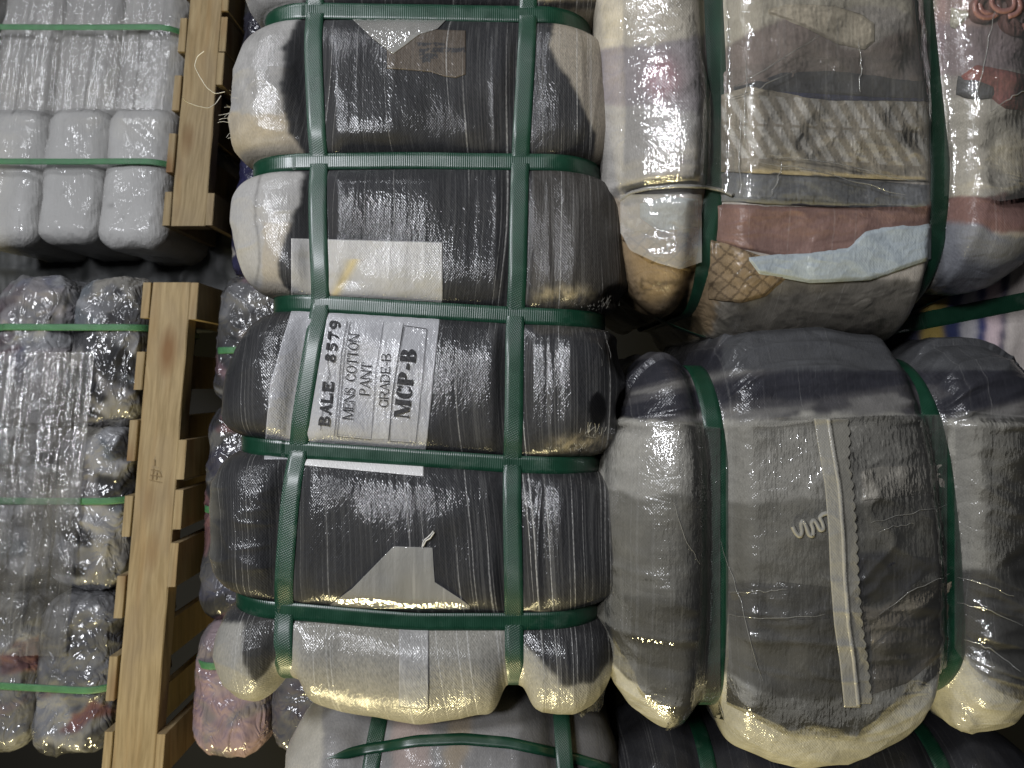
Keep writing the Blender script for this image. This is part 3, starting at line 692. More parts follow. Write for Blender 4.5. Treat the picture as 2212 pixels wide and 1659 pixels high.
def rule(pts, w, mat=INK):
    pts = np.array(pts, float); t = np.concatenate([[0], np.cumsum(np.linalg.norm(np.diff(pts, axis=0), axis=1))]); n = int(t[-1] / 4)
    tt = np.linspace(0, t[-1], n); x = np.interp(tt, t, pts[:, 0]); y = np.interp(tt, t, pts[:, 1])
    dx = np.gradient(x); dy = np.gradient(y); l = np.hypot(dx, dy); nx = -dy / l; ny = dx / l
    X2 = np.stack([x + nx * w / 2, x - nx * w / 2]); Y2 = np.stack([y + ny * w / 2, y - ny * w / 2])
    mesh_obj('ruled_line', mb.front(X2, Y2, .0024).reshape(-1, 3), grid_faces(2, n), mat, label)
rule([(692, 930), (700, 850), (711, 810), (706, 770), (712, 740), (718, 695)], 1.0)
rule([(722, 942), (727, 890), (738, 760), (750, 694)], 1.2); rule([(728, 942), (733, 890), (745, 760), (757, 694)], 1.2)
rule([(728, 943), (803, 950)], 1.2); rule([(839, 952), (848, 850), (862, 760), (872, 705)], 1.4)
rule([(841, 953), (898, 957), (909, 850), (922, 710), (872, 703)], 1.1); rule([(802, 948), (812, 800), (829, 694)], .9)
# grey band behind the grade
def grey_band():
    ys = np.linspace(697, 948, 90); l = np.interp(ys, [697, 948], [830, 803]); r = np.interp(ys, [697, 760, 850, 952], [871, 861, 847, 838.5])
    t = np.linspace(0, 1, 14); X2 = l[None] * (1 - t[:, None]) + r[None] * t[:, None]; Y2 = np.repeat(ys[None], 14, 0)
    V = mb.front(X2, Y2, .0017).reshape(-1, 3); c = np.tile(L3((.37, .37, .375)), (len(V), 1)); c *= (.85 + .3 * vn(X2.ravel() / 3, Y2.ravel() / 3, 0, 5))[:, None]
    mesh_obj('printed_band', V, grid_faces(14, 90)[:, ::-1], W_PAPER, label, colour=c, fx=np.tile(L3((.1, 1, 1)), (len(V), 1)))
grey_band()

# ---- card, film folds and tape on the main bale
def card_c(x, y):
    c = np.tile(L3((.080, .066, .052)), (len(x), 1))
    m = ((y > 103) & (y < 113) & (x > 905)) | ((np.abs(y - 121) < 6) & (x > 905) & (x < 945)) | ((y > 92) & (y < 99) & (x > 900) & (x < 960)) | ((np.abs(x - 920) < 9) & (y > 110) & (y < 135))
    c[m & (vn(x / 4, y / 4, 0, 3) > .25)] = L3((.035, .035, .036)); return c
mb.sheet('printed_card', W_MAIN, main, 836, 1006, lin(836, 60, 1006, 66), interp([(836, 148), (870, 150), (930, 155), (960, 165), (985, 168), (1006, 160)]), colour=card_c, fx=(.8, 1, 1))
pale = lambda a, sd: (lambda x, y: np.tile(L3((a, a * .985, a * .94)), (len(x), 1)) * (.8 + .4 * fbm(x / 18, y / 14, 0, sd, 3))[:, None])
mb.sheet('folded_film', FILM_FOLD, main, 700, 985, const(14), interp([(700, 16), (760, 40), (800, 78), (849, 117), (872, 100), (905, 75), (945, 62), (985, 20)]), off=.0013, colour=pale(.27, 5), fx=(.6, 1, 1))
mb.sheet('folded_film', FILM_FOLD, main, 714, 1015, interp([(714, 1306), (760, 1272), (850, 1180), (936, 1183), (937, 1256), (992, 1292), (1015, 1309)]), const(1316), off=.0010, colour=pale(.21, 9), fx=(.8, 1, 1), step=2.5)
mb.sheet('film_tape', W_MAIN, main, 862, 926, interp([(862, 1352), (926, 1352)]), interp([(862, 1528), (926, 1534)]), off=.0014, colour=pale(.27, 12), fx=(.5, 1, 1))
tube([mb.front(np.array([912, 914, 917, 924, 931, 936]), np.array([1182, 1172, 1166, 1161, 1154, 1147]), .0022), mb.front(np.array([914, 920, 929, 938]), np.array([1180, 1168, 1163, 1150]), .003)], 0.0009, 'twine_tuft', TAPE, main, 6)

# ---- loose corners of wrap at the lower end
def ear(name, poly3, mat, parent, n=18, puff=.012, seed=0):
    """four corner points (photo px, depth) -> puffed bag corner with two skins"""
    a, b, c, d = [np.array(P(*p)) for p in poly3]
    s_, t_ = np.meshgrid(np.linspace(0, 1, n), np.linspace(0, 1, n), indexing='ij')
    B = (a * ((1 - s_) * (1 - t_))[..., None] + b * (s_ * (1 - t_))[..., None] + c * (s_ * t_)[..., None] + d * ((1 - s_) * t_)[..., None])
    h = puff * (np.sin(math.pi * s_) * np.sin(math.pi * t_)) ** .6
    w = (fbm(s_ * 4, t_ * 3, 0, seed, 3) - .5) * .012 * np.sin(math.pi * s_)
    B[..., 1] += (vn(s_ * 5, 0 * s_, 0, seed) - .5) * .012 * t_; B[..., 0] += (vn(t_ * 6, 0 * s_, 0, seed + 1) - .5) * .008 * (s_ - .5)
    f = B.copy(); f[..., 2] += -h + w; g = B.copy(); g[..., 2] += h + w
    V = np.concatenate([f.reshape(-1, 3), g.reshape(-1, 3)]); Fc = np.concatenate([grid_faces(n, n)[:, ::-1], grid_faces(n, n) + n * n])
    c = np.tile(L3((.25, .243, .21)), (len(V), 1)) * (.75 + .5 * np.concatenate([fbm(s_.ravel() * 5, t_.ravel() * 5, 0, seed + 4)] * 2))[:, None]
    return mesh_obj(name, V, Fc, mat, parent, colour=c, fx=np.tile(L3((.2, 1, 1)), (len(V), 1)))
ear('wrap_corner', [(1150, 1450, .875), (1322, 1425, .93), (1302, 1528, .95), (1258, 1560, .90)], FILM_THICK, main, puff=.008, seed=9)

# ---- fraying
def fibres(n, px0, py0, sx, sy, L, seed, b, dirs, parent, r=.00035, mat=FIBRE, curl=.5):
    rnd = np.random.RandomState(seed); out = []
    for _ in range(n):
        x = px0 + rnd.randn() * sx; y = py0 + rnd.randn() * sy
        p = b.front(np.array([x]), np.array([y]), .0015, False)[0]; d = np.array(dirs, float) + rnd.randn(3) * curl; d /= np.linalg.norm(d); l = L * (.4 + rnd.rand() * .9)
        q = [p.copy()]; 
        for k in range(7):
            d = d + rnd.randn(3) * .35 * curl; d /= np.linalg.norm(d); q.append(q[-1] + d * l / 7)
        out.append(q)
    o = tube(out, r, 'frayed_fibres', mat, parent, 3); o['kind'] = 'stuff'; return o
fibres(30, 1276, 664, 18, 5, .014, 1, mb, (.2, -1.0, .0), main, r=.00020, mat=FIBRE, curl=.25)
fibres(34, 1284, 735, 14, 18, .018, 2, mb, (.0, .9, .0), main, r=.00022, mat=FIBRE_D, curl=.25)
fibres(24, 1282, 936, 16, 5, .012, 3, mb, (.2, -.8, .0), main, r=.00020, mat=FIBRE, curl=.3)
fibres(30, 1255, 970, 30, 5, .010, 7, mb, (.0, -.9, .0), main, r=.00018, mat=FIBRE, curl=.25)
fibres(14, 497, 240, 6, 26, .016, 4, mb, (-1, .2, -.2), main, r=.00024, curl=.55)
def px_path(pts, d0, d1):
    n = len(pts); return [P(x, y, d0 + (d1 - d0) * k / (n - 1)) for k, (x, y) in enumerate(pts)]
def spline(pts, m=40):
    pts = np.array(pts, float); t = np.arange(len(pts)); tt = np.linspace(0, len(pts) - 1, m)
    out = []
    for i in range(3):
        y = np.interp(tt, t, pts[:, i]); k = np.hanning(7)[1:-1]; k /= k.sum(); e = np.concatenate([[y[0]] * 2, y, [y[-1]] * 2]); out.append(np.convolve(e, k, 'valid'))
    return np.stack(out, 1)
tube([spline(px_path([(487, 198), (465, 203), (447, 190), (431, 165), (420, 143), (426, 122), (442, 110)], .93, .90))], .0005, 'loose_thread', FIBRE, main, 5)
tube([spline(px_path([(478, 206), (466, 224), (450, 234), (425, 229), (402, 220), (394, 211)], .93, .89))], .0005, 'loose_thread', FIBRE, main, 5)

# ================================================================== RIGHT BALES
def lobed_noise(seed, amp=.010, wr=.003, diag=0.0):
    def f(U, V, D, n):
        o = (fbm(U * 8, V * 7, D * 8, seed, 3) - .5) * amp
        o = o + (ridge(U * 13 + V * diag * 9, V * 15 - U * diag * 7, D * 14, seed + 5, 2) - .4) * wr
        o = o + (ridge(U * 34, V * 12, D * 20, seed + 9, 2) - .4) * wr * .35
        return o
    return f
def paint_flat(c0, seed, st=.5):
    def f(px, py, X, n):
        c = np.tile(L3(c0), (len(px), 1)) * (.7 + .6 * fbm(px / 60, py / 40, 0, seed, 3))[:, None]
        return c, np.tile(L3((st, 1, 1)), (len(px), 1))
    return f

# ---- upper right bale of mixed clothes
urL = smooth_interp([(-300, 1330), (0, 1338), (200, 1356), (400, 1362), (520, 1352), (700, 1372)]); urR = const(2262)
U1 = smooth_interp([(-300, 1535), (0, 1540), (200, 1549), (400, 1545), (520, 1528), (800, 1520)]); U2 = smooth_interp([(-300, 1985), (0, 1994), (200, 2014), (350, 2030), (470, 2026), (800, 2000)])
def ur_noise(U, V, D, n):
    px = U / (.875 / F) + CX; py = V / (.875 / F) + CY
    o = (fbm(U * 8, V * 7, D * 8, 41, 3) - .5) * .020 + (ridge(U * 11 + V * 8, V * 16 - U * 7, D * 12, 46, 2) - .4) * .0034
    # the film flap of the first lobe ends in a lip
    o = o + .010 * sm(420, 395, py) * sm(1550, 1520, px) - .004 * sm(420, 440, py) * sm(1550, 1520, px)
    return o
ub = Bale(.875, -330, 690, urL, urR, .46, .085, 0.0, [], [U1, U2], .027, .012, 1.0, .013, ur_noise, 5, end_B=.022)
ub.bot_shift = interp([(1300, -.030), (1500, -.022), (1545, -.004), (1600, 0), (1990, 0), (2020, -.030), (2060, -.062), (2300, -.062)])
ur = thing('clothing_bale', P(1780, 300, 1.1), 'bale of mixed beige, rose and pale blue clothes in clear wrap, top right', 'bale')
def ur_paint(px, py, X, n):
    N = len(px); c = np.tile(L3((.33, .30, .255)), (N, 1)); st = np.full(N, .45)
    wx = px + (fbm(px / 40, py / 40, 0, 31, 3) - .5) * 34; wy = py + (fbm(px / 40, py / 40, 0, 32, 3) - .5) * 26
    def z(poly, colr):
        m = inside(poly, wx, wy); c[m] = L3(colr)
    L = px < 1546; R = px > 2020
    # first lobe
    z([(1250, -400), (1546, -400), (1546, 60), (1480, 100), (1250, 110)], (.44, .40, .32))
    z([(1250, 105), (1480, 92), (1546, 60), (1546, 250), (1250, 230)], (.26, .235, .235))
    z([(1250, 225), (1546, 240), (1546, 425), (1250, 425)], (.33, .315, .29))
    z([(1250, 425), (1546, 425), (1546, 520), (1250, 520)], (.30, .25, .19))
    z([(1250, 510), (1546, 510), (1546, 800), (1250, 800)], (.20, .145, .085))
    pk = np.exp(-(((px - 1432) / 34) ** 2 + ((py - 168) / 40) ** 2)); c[:] = mixc(c, (.30, .10, .13), np.clip(pk * 1.1, 0, .7) * (.6 + .4 * vn(px / 8, py / 20, 0, 3)))
    # last lobe
    z([(2020, 25), (2400, 25), (2400, 145), (2020, 165)], (.24, .19, .185))
    z([(2020, -300), (2400, -300), (2400, 30), (2080, 60), (2020, 40)], (.32, .23, .20))
    z([(2020, 210), (2080, 205), (2150, 215), (2212, 205), (2400, 200), (2400, 425), (2020, 425)], (.40, .37, .30))
    z([(2020, 425), (2400, 415), (2400, 500), (2020, 500)], (.17, .10, .085))
    z([(2020, 485), (2110, 490), (2160, 505), (2190, 510), (2400, 500), (2400, 800), (2020, 800)], (.17, .175, .19))
    # middle lobe
    mid = (px > 1546) & (px <= 2020)
    z([(1548, -300), (2020, -300), (2020, 60), (1930, 10), (1700, 30), (1560, 130), (1548, 130)], (.42, .38, .29))
    z([(1548, 120), (1700, 25), (1760, 60), (1850, 110), (1980, 60), (2020, 90), (2020, 150), (1548, 190)], (.20, .16, .135))
    z([(1548, 600), (1640, 575), (2020, 610), (2020, 900), (1548, 900)], (.11, .10, .082))
    c *= (.82 + .36 * fbm(px / 22, py / 18, 0, 39, 3))[:, None]
    # printed cloth low on the end
    lo = py > 600
    dots = (vn(px / 7, py / 4.5, 0, 55) > .62) & (fbm(px / 40, py / 20, 0, 7) > .45) & lo; c[dots] *= .50
    return c, np.stack([st, np.ones(N), np.ones(N)], 1)
ub.build('wrapped_clothing', W_GREY, ur, .0022, ur_paint, dense_d=.2)
for k, g in enumerate((U1, U2)): ub.length_strap(g, ur, STRAP, width=.023, seed=30 + k, off=.001)

def cloth(colr, seed, amp=.35, sc=24): return lambda x, y: np.tile(L3(colr), (len(x), 1)) * (1 - amp / 2 + amp * fbm(x / sc, y / (sc * .5), 0, seed, 3))[:, None]
def chevron(x, y):
    yy = y - (x - 1600) * .045
    ph = np.where(yy < 268, (x - (yy - 190) * .62), (x - (yy - 268) * .62 - 40))
    stripe = (np.sin(ph / 37 * 2 * math.pi) > .10) & (yy > 205) & (yy < 340) & (np.abs(yy - 268) > 3)
    c = np.tile(L3((.32, .28, .21)), (len(x), 1)); c[stripe] = L3((.54, .505, .43))
    return c * (.85 + .3 * fbm(x / 10, y / 10, 0, 6))[:, None]
garments = [
    ('garment', 1556, 1998, interp([(1556, 150), (1700, 120), (1830, 118), (1985, 130)]), interp([(1560, 215), (1985, 190)]), .0016, cloth((.19, .155, .130), 3), 'taupe cloth'),
    ('garment', 1580, 1999, interp([(1580, 186), (1690, 150), (1800, 148), (1996, 172)]), interp([(1600, 205), (1800, 208), (1996, 222)]), .0032, cloth((.066, .066, .068), 4), 'slate grey cloth'),
    ('garment', 1590, 1999, interp([(1590, 190), (1700, 192), (1800, 204), (1996, 208)]), interp([(1612, 204), (1700, 214), (1800, 222), (1996, 224)]), .0044, cloth((.040, .045, .085), 5), 'navy cloth'),
    ('garment', 1558, 2006, interp([(1558, 205), (1580, 196), (1620, 186), (1700, 198), (1790, 217), (1900, 217), (2004, 220)]), interp([(1558, 371), (1800, 382), (2006, 392)]), .0062, chevron, 'beige cloth with white chevron stripes'),
    ('garment', 1556, 2008, interp([(1556, 372), (1800, 384), (2004, 400)]), interp([(1572, 436), (1800, 448), (2004, 452)]), .0040, cloth((.145, .15, .155), 7), 'grey cloth'),
    ('garment', 1546, 2012, interp([(1546, 440), (1800, 448), (1930, 440), (2004, 432)]), interp([(1546, 520), (1600, 540), (1700, 560), (1850, 550), (2004, 520)]), .0030, cloth((.165, .102, .084), 8), 'dusty rose cloth'),
    ('garment', 1618, 2012, interp([(1618, 556), (1690, 548), (1830, 536), (1870, 500), (1930, 486), (2012, 484)]), interp([(1618, 562), (1640, 592), (1750, 612), (1880, 606), (2012, 560)]), .0060, cloth((.29, .325, .335), 9, .2), 'pale blue cloth'),
]
def plaid(x, y):
    x0_, y0_ = x, y; x = x + 10 * (fbm(x / 30, y / 30, 0, 61) - .5); y = y + 10 * (fbm(x / 30, y / 30, 0, 62) - .5)
    c = np.tile(L3((.20, .145, .085)), (len(x), 1)); a = (x + y * .9) / 34; b_ = (x - y * 1.3) / 42
    c[(np.abs((a % 1) - .5) < .09) | (np.abs((b_ % 1) - .5) < .08)] = L3((.105, .075, .045)); return c * (.6 + .7 * fbm(x / 14, y / 14, 0, 8))[:, None]
garments.append(('garment', 1530, 1700, interp([(1530, 510), (1580, 530), (1655, 556), (1700, 590)]), interp([(1530, 648), (1600, 655), (1655, 640), (1700, 600)]), .0030, plaid, 'tan plaid cloth'))
garments.append(('garment', 1345, 1512, interp([(1345, 500), (1420, 492), (1512, 488)]), interp([(1345, 520), (1400, 570), (1512, 596)]), .0024, plaid, 'tan plaid cloth'))
garments.append(('garment', 1382, 1508, interp([(1382, 440), (1440, 424), (1508, 430)]), interp([(1382, 470), (1430, 505), (1508, 490)]), .0046, cloth((.36, .42, .42), 19, .25), 'pale blue cloth'))
garments.append(('garment', 2072, 2230, interp([(2072, 165), (2110, 140), (2160, 148), (2230, 165)]), interp([(2072, 175), (2130, 205), (2170, 235), (2230, 240)]), .0030, cloth((.25, .085, .070), 29), 'brick red cloth'))
garments.append(('garment', 2060, 2152, interp([(2060, 170), (2110, 168), (2152, 186)]), interp([(2060, 208), (2110, 216), (2152, 210)]), .0044, cloth((.085, .085, .085), 33), 'dark grey cloth'))
garments.append(('garment', 1660, 1890, interp([(1660, 20), (1700, 8), (1800, 12), (1860, 30), (1890, 52)]), interp([(1660, 30), (1740, 60), (1810, 96), (1868, 108), (1890, 90)]), .0034, cloth((.46, .40, .29), 37, .4, 14), 'cream cloth'))
garments.append(('garment', 2050, 2110, interp([(2050, 16), (2110, 22)]), interp([(2050, 62), (2062, 64), (2110, 24)]), .0030, cloth((.44, .41, .31), 38), 'cream cloth'))
for nm, x0, x1, t, b_, o_, cc, lb in garments:
    g = ub.sheet(nm, W_GREY, ur, x0, x1, t, b_, off=o_, colour=cc, fx=(.45, 1, .9), edge=.0034, wav=.0018, fold=.0016, seed=int(x0)); g['label'] = lb
# rolled rose garments at the top edge
for cx_, cy_, r_ in ((2165, 8, .016), (2205, 42, .018), (2130, 18, .013)):
    ctr = ub.front(np.array([cx_]), np.array([cy_]), .004)[0]; th = np.linspace(0, 3.3 * math.pi, 60) + cx_; rr = r_ * (.30 + .70 * np.linspace(0, 1, 60)) * (.85 + .3 * vn(th * 1.3, 0 * th, 0, int(cx_)))
    pth = np.stack([ctr[0] + rr * np.cos(th), ctr[1] + rr * np.sin(th) * .9, ctr[2] + 0 * th], 1); w = np.array([0, 0, -.006])
    V = np.concatenate([pth + w, pth - w * 2]); n_ = len(th)
    gm = mesh_obj('rolled_garment', V, grid_faces(2, n_), W_GREY, ur, colour=np.tile(L3((.22, .115, .095)), (len(V), 1)), fx=np.tile(L3((.2, 1, .8)), (len(V), 1)))
    sd = gm.modifiers.new('thickness', 'SOLIDIFY'); sd.thickness = .0055; gm['label'] = 'rolled rose garment'
# clear film over the end, its hem across the middle
ub.sheet('film_sheet', FILM, ur, 1556, 2010, const(-60), interp([(1556, 410), (1590, 424), (1700, 428), (1860, 440), (2010, 446)]), off=.0145, step=5, wav=.004, seed=50, thick=False, edge=0)
ub.sheet('film_sheet', FILM, ur, 2040, 2232, const(-60), interp([(2040, 424), (2100, 418), (2160, 436), (2232, 424)]), off=.0090, step=5, wav=.004, seed=53, thick=False)
hem = smooth_interp([(1336, 436), (1360, 418), (1400, 408), (1460, 403), (1520, 404), (1560, 412), (1586, 424)])
ub.sheet('film_flap', FILM, ur, 1336, 1586, smooth_interp([(1336, -80), (1480, -60), (1515, 120), (1545, 238), (1586, 330)]), hem, off=.0085, step=4, wav=.004, seed=55, thick=False)
ub.sheet('film_flap', FILM_THICK, ur, 1340, 1516, const(420), smooth_interp([(1340, 500), (1360, 540), (1420, 568), (1470, 582), (1516, 566)]), off=.0095, step=4, wav=.008, seed=57, thick=False)
def crease(b, parent, pts, off=.0152, r=.0007, name='film_crease', mat=None, seed=0):
    pts = np.array(pts, float); t = np.arange(len(pts)); tt = np.linspace(0, len(pts) - 1, 50)
    x = np.interp(tt, t, pts[:, 0]) + (vn(tt * 5, 0 * tt, 0, seed) - .5) * 5; y = np.interp(tt, t, pts[:, 1]) + (vn(tt * 5, 0 * tt, 0, seed + 1) - .5) * 5
    return tube([b.front(x, y, off)], r * (.4 + .8 * np.sin(np.linspace(.15, 2.9, 50)))[:, None], name, mat or FILM_CREASE, parent, 5)
hx = np.linspace(1340, 1584, 40)
tube([ub.front(hx, hem(hx) - 1, .0095)], .0024, 'film_hem', FILM_THICK, ur, 6)
for i, pts in enumerate([[(1572, 196), (1650, 150), (1770, 78)], [(1572, 214), (1640, 190), (1720, 150)], [(1610, 120), (1612, 180), (1606, 300)], [(1660, 336), (1800, 352), (1990, 396)], [(1640, 352), (1760, 366), (1960, 424)], [(1690, 352), (1676, 396), (1664, 424)], [(1856, 90), (1860, 150), (1856, 200)], [(1600, 240), (1596, 330), (1600, 418)]]):
    crease(ub, ur, pts, seed=i)
for i, pts in enumerate([[(2150, 20), (2128, 120), (2110, 215)], [(2140, 240), (2180, 214), (2226, 190)]]): crease(ub, ur, pts, off=.0105, seed=20 + i)
# girth strap further back on the end
def deep_girth(b, depth, parent, mat, width=.023, off=.002):
    """strap round u-v outline at a depth behind the front"""
    Lp = b.loop(b.hw0, b.hl, b.r); z = 0 * Lp[:, 0]
    C = b.pos((Lp[:, 0], Lp[:, 1], z - b.hh + depth), (Lp[:, 2], Lp[:, 3], z), False, off)
    # taut: pull over the grooves
    C = b.smoothc(C, 61)
    N = np.stack([Lp[:, 2], Lp[:, 3], z], 1); C = C + N * .006
    return b.ribbon(C, N, np.tile([0, 0, 1.], (len(C), 1)), width, 'strap', mat, parent)
deep_girth(ub, .105, ur, STRAP_R)

# ---- lower right grey bale
lrL = smooth_interp([(700, 1400), (820, 1378), (950, 1342), (1100, 1322), (1300, 1318), (1430, 1336), (1520, 1372), (1620, 1420)]); lrR = const(2300)
R1 = smooth_interp([(600, 1530), (800, 1536), (900, 1541), (1000, 1551), (1300, 1552), (1450, 1543), (1560, 1546), (1700, 1548)])
R2 = smooth_interp([(600, 1990), (850, 2006), (1000, 2034), (1200, 2054), (1400, 2066), (1500, 2052), (1700, 2030)])
def lr_noise(U, V, D, n):
    px = U / (.85 / F) + CX; py = V / (.85 / F) + CY
    o = (fbm(U * 7, V * 6, D * 7, 61, 3) - .5) * .018
    fold = ridge(V * 38 + U * 6 + vn(U * 7, V * 7, 0, 66) * 1.2, U * 3, D * 10, 67, 2)
    o = o + (fold - .4) * .008 * sm(930, 880, py)
    o = o + (ridge(U * 12 + V * 14, V * 20 - U * 9, D * 12, 68, 2) - .4) * .0042 * sm(1650, 1850, px) * sm(930, 1000, py)
    o = o + (ridge(U * 8, V * 26, D * 9, 69, 2) - .4) * .0050 * sm(1150, 1300, py)
    o = o + (ridge(U * 10 - V * 5, V * 34 - U * 12, D * 9, 70, 2) - .4) * .011 * sm(2050, 2080, px) * sm(1200, 1260, py)
    o = o - .008 * sm(900, 880, py) * (np.abs(n[2]) > .3)
    o = o + .020 * np.clip(1 - ((px - 1800) / 250.) ** 2, 0, 1) * np.clip(1 - ((py - 1190) / 420.) ** 2, 0, 1) * np.abs(n[2])
    o = o + .010 * np.clip(1 - ((px - 1440) / 110.) ** 2, 0, 1) * np.clip(1 - ((py - 1190) / 400.) ** 2, 0, 1) * np.abs(n[2])
    return o
lb_ = Bale(.85, 735, 1615, lrL, lrR, .46, .095, 0.0, [], [R1, R2], .022, .012, 1.0, .014, lr_noise, 6, end_B=.030)
lb_.bot_shift = smooth_interp([(1290, -.050), (1350, -.030), (1420, -.012), (1490, -.010), (1530, -.016), (1560, -.020), (1620, -.004), (1700, .012), (1790, .020), (1880, .012), (1960, -.008), (2020, -.030), (2060, -.036), (2120, -.028), (2300, -.026)])
lb_.top_shift = interp([(1300, .03), (1500, .022), (1545, .03), (1640, .004), (1800, -.004), (1980, .012), (2040, .035), (2090, .024), (2300, .026)])
lr = thing('clothing_bale', P(1800, 1200, 1.08), 'grey bale with a pale scalloped zip tape under hazy film, lower right', 'bale')
def lr_paint(px, py, X, n):
    N = len(px); c = np.tile(L3((.125, .119, .098)), (N, 1)); st = np.full(N, .5)
    wx = px + (fbm(px / 60, py / 40, 0, 71, 3) - .5) * 50; wy = py + (fbm(px / 60, py / 40, 0, 72, 3) - .5) * 40
    def z(poly, colr):
        m = inside(poly, wx, wy); c[m] = L3(colr)
    dk = py < 912
    c[dk] = L3((.050, .048, .050))
    band = fbm((px * .2 + py * 1.0) / 40, px / 300, 0, 75, 2)
    c[dk & (band > .55)] = L3((.125, .120, .112)); c[dk & (band < .40)] = L3((.022, .022, .027))
    c[(py < 800) & (px > 1560)] = L3((.055, .056, .058))
    z([(1290, 905), (1560, 915), (1560, 1085), (1290, 1060)], (.30, .288, .25))
    z([(1560, 905), (2040, 890), (2060, 1080), (1560, 1090)], (.25, .24, .208))
    z([(1860, 1010), (2060, 1000), (2060, 1070), (1860, 1085)], (.27, .25, .215))
    z([(1560, 1260), (1800, 1280), (1800, 1420), (1560, 1380)], (.060, .057, .049))
    z([(1850, 1200), (1990, 1200), (1960, 1290), (1850, 1300)], (.030, .030, .034))
    z([(1850, 1330), (2060, 1240), (2060, 1280), (1850, 1400)], (.20, .17, .125))
    z([(1850, 1370), (2060, 1300), (2060, 1420), (1850, 1490)], (.085, .075, .062))
    z([(1340, 1290), (1540, 1300), (1540, 1500), (1400, 1470)], (.070, .066, .052))
    z([(2060, 910), (2400, 900), (2400, 1200), (2060, 1230)], (.25, .24, .205))
    z([(2060, 1230), (2400, 1250), (2400, 1560), (2060, 1400)], (.032, .031, .029))
    z([(1560, 1370), (2060, 1420), (2060, 1600), (1560, 1600)], (.075, .071, .058))
    # empty wrap along the lower end
    edge = smooth_interp([(1290, 1400), (1360, 1470), (1430, 1500), (1500, 1514), (1545, 1470), (1575, 1450), (1620, 1482), (1680, 1506), (1760, 1515), (1900, 1492), (1990, 1440), (2040, 1400), (2075, 1400), (2120, 1455), (2212, 1500), (2320, 1520)])(px)
    lo = py + (fbm(px / 50, py / 50, 0, 78, 2) - .5) * 9 > edge
    c[lo] = L3((.30, .29, .25)); st[lo] = .35
    c[(np.abs(py - edge) < 4) & ~lo] *= .4
    c *= (.75 + .5 * fbm(px / 26, py / 16, 0, 79, 3))[:, None]
    return c, np.stack([st, np.ones(N), np.ones(N)], 1)
lb_.build('wrapped_clothing', W_GREY, lr, .0022, lr_paint, dense_d=.16)
for k, g in enumerate((R1, R2)): lb_.length_strap(g, lr, STRAP, width=.023, seed=40 + k, off=.001)
# hazy film layer with a straight hem, and the zip tape
lb_.sheet('film_sheet', FILM, lr, 1304, 1556, interp([(1304, 910), (1360, 903), (1460, 912), (1556, 924)]), interp([(1304, 1350), (1380, 1500), (1460, 1560), (1556, 1540)]), off=.0028, step=5, wav=.003, seed=62, thick=False)
lb_.sheet('film_sheet', FILM, lr, 1568, 2046, interp([(1568, 920), (1680, 918), (1780, 902), (1900, 894), (2046, 896)]), interp([(1568, 1520), (1700, 1590), (1850, 1600), (2046, 1440)]), off=.0028, step=5, wav=.003, seed=63, thick=False)
lb_.sheet('film_sheet', FILM, lr, 2062, 2225, interp([(2062, 890), (2100, 888), (2225, 900)]), interp([(2062, 1400), (2120, 1480), (2225, 1520)]), off=.0028, step=5, wav=.003, seed=64, thick=False)
for x0, x1, t, b_, o_, cc, lbl in [
    (1862, 2046, interp([(1862, 1018), (1900, 1008), (1985, 1006), (2046, 996)]), interp([(1862, 1082), (1950, 1074), (2046, 1058)]), .0014, cloth((.36, .335, .28), 81), 'pale grey cloth'),
    (1862, 2020, interp([(1862, 1204), (1930, 1196), (2020, 1206)]), interp([(1862, 1310), (1960, 1272), (2020, 1230)]), .0014, cloth((.026, .026, .030), 82), 'black cloth'),
    (1880, 2056, interp([(1880, 1352), (1950, 1300), (2056, 1256)]), interp([(1880, 1398), (1960, 1330), (2056, 1282)]), .0022, cloth((.24, .205, .145), 83), 'tan cloth edge'),
    (1884, 2050, interp([(1884, 1402), (1960, 1334), (2050, 1290)]), interp([(1884, 1500), (1960, 1476), (2050, 1400)]), .0014, cloth((.105, .090, .068), 84), 'brown cloth'),
    (1572, 1792, interp([(1572, 1262), (1680, 1256), (1792, 1268)]), interp([(1572, 1330), (1680, 1342), (1792, 1336)]), .0014, cloth((.055, .053, .047), 85), 'charcoal cloth')]:
    g = lb_.sheet('garment', W_GREY, lr, x0, x1, t, b_, off=o_, colour=cc, fx=(.4, 1, .9), edge=.0012, wav=.002, fold=.0016, seed=int(x0)); g['label'] = lbl
for i, pts in enumerate([[(1556, 1170), (1600, 1300), (1646, 1470)], [(1452, 1080), (1480, 1160), (1512, 1220)], [(1880, 1130), (1950, 1112), (2046, 1092)], [(1900, 1330), (1980, 1270), (2052, 1240)], [(1576, 1280), (1640, 1278), (1700, 1272)], [(1576, 1330), (1680, 1336), (1780, 1330)], [(1900, 1150), (1930, 1138), (1976, 1130)]]):
    crease(lb_, lr, pts, off=.0046, r=.0004, seed=40 + i)
for i, pts in enumerate([[(2070, 1250), (2130, 1262), (2190, 1290)], [(2070, 1300), (2140, 1320), (2212, 1352)], [(2080, 1380), (2140, 1400), (2205, 1450)]]): crease(lb_, lr, pts, off=.0050, r=.0007, seed=60 + i)
zx = smooth_interp([(900, 1776), (950, 1783), (1050, 1800), (1150, 1808), (1250, 1812), (1350, 1820), (1430, 1832), (1530, 1842)])
zl = row_sheet(lb_, 'zip_tape', W_PAPER, lr, 903, 1528, lambda y: zx(y) - 18 + .0 * y, lambda y: zx(y) + 17, .0085, (.225, .216, .186), (.3, 1, .8)); zl['label'] = 'pale zip tape'
row_sheet(lb_, 'tape_fold', W_PAPER, zl, 905, 1524, lambda y: zx(y) + 9, lambda y: zx(y) + 18, .0105, (.28, .268, .23), (.2, 1, .8))
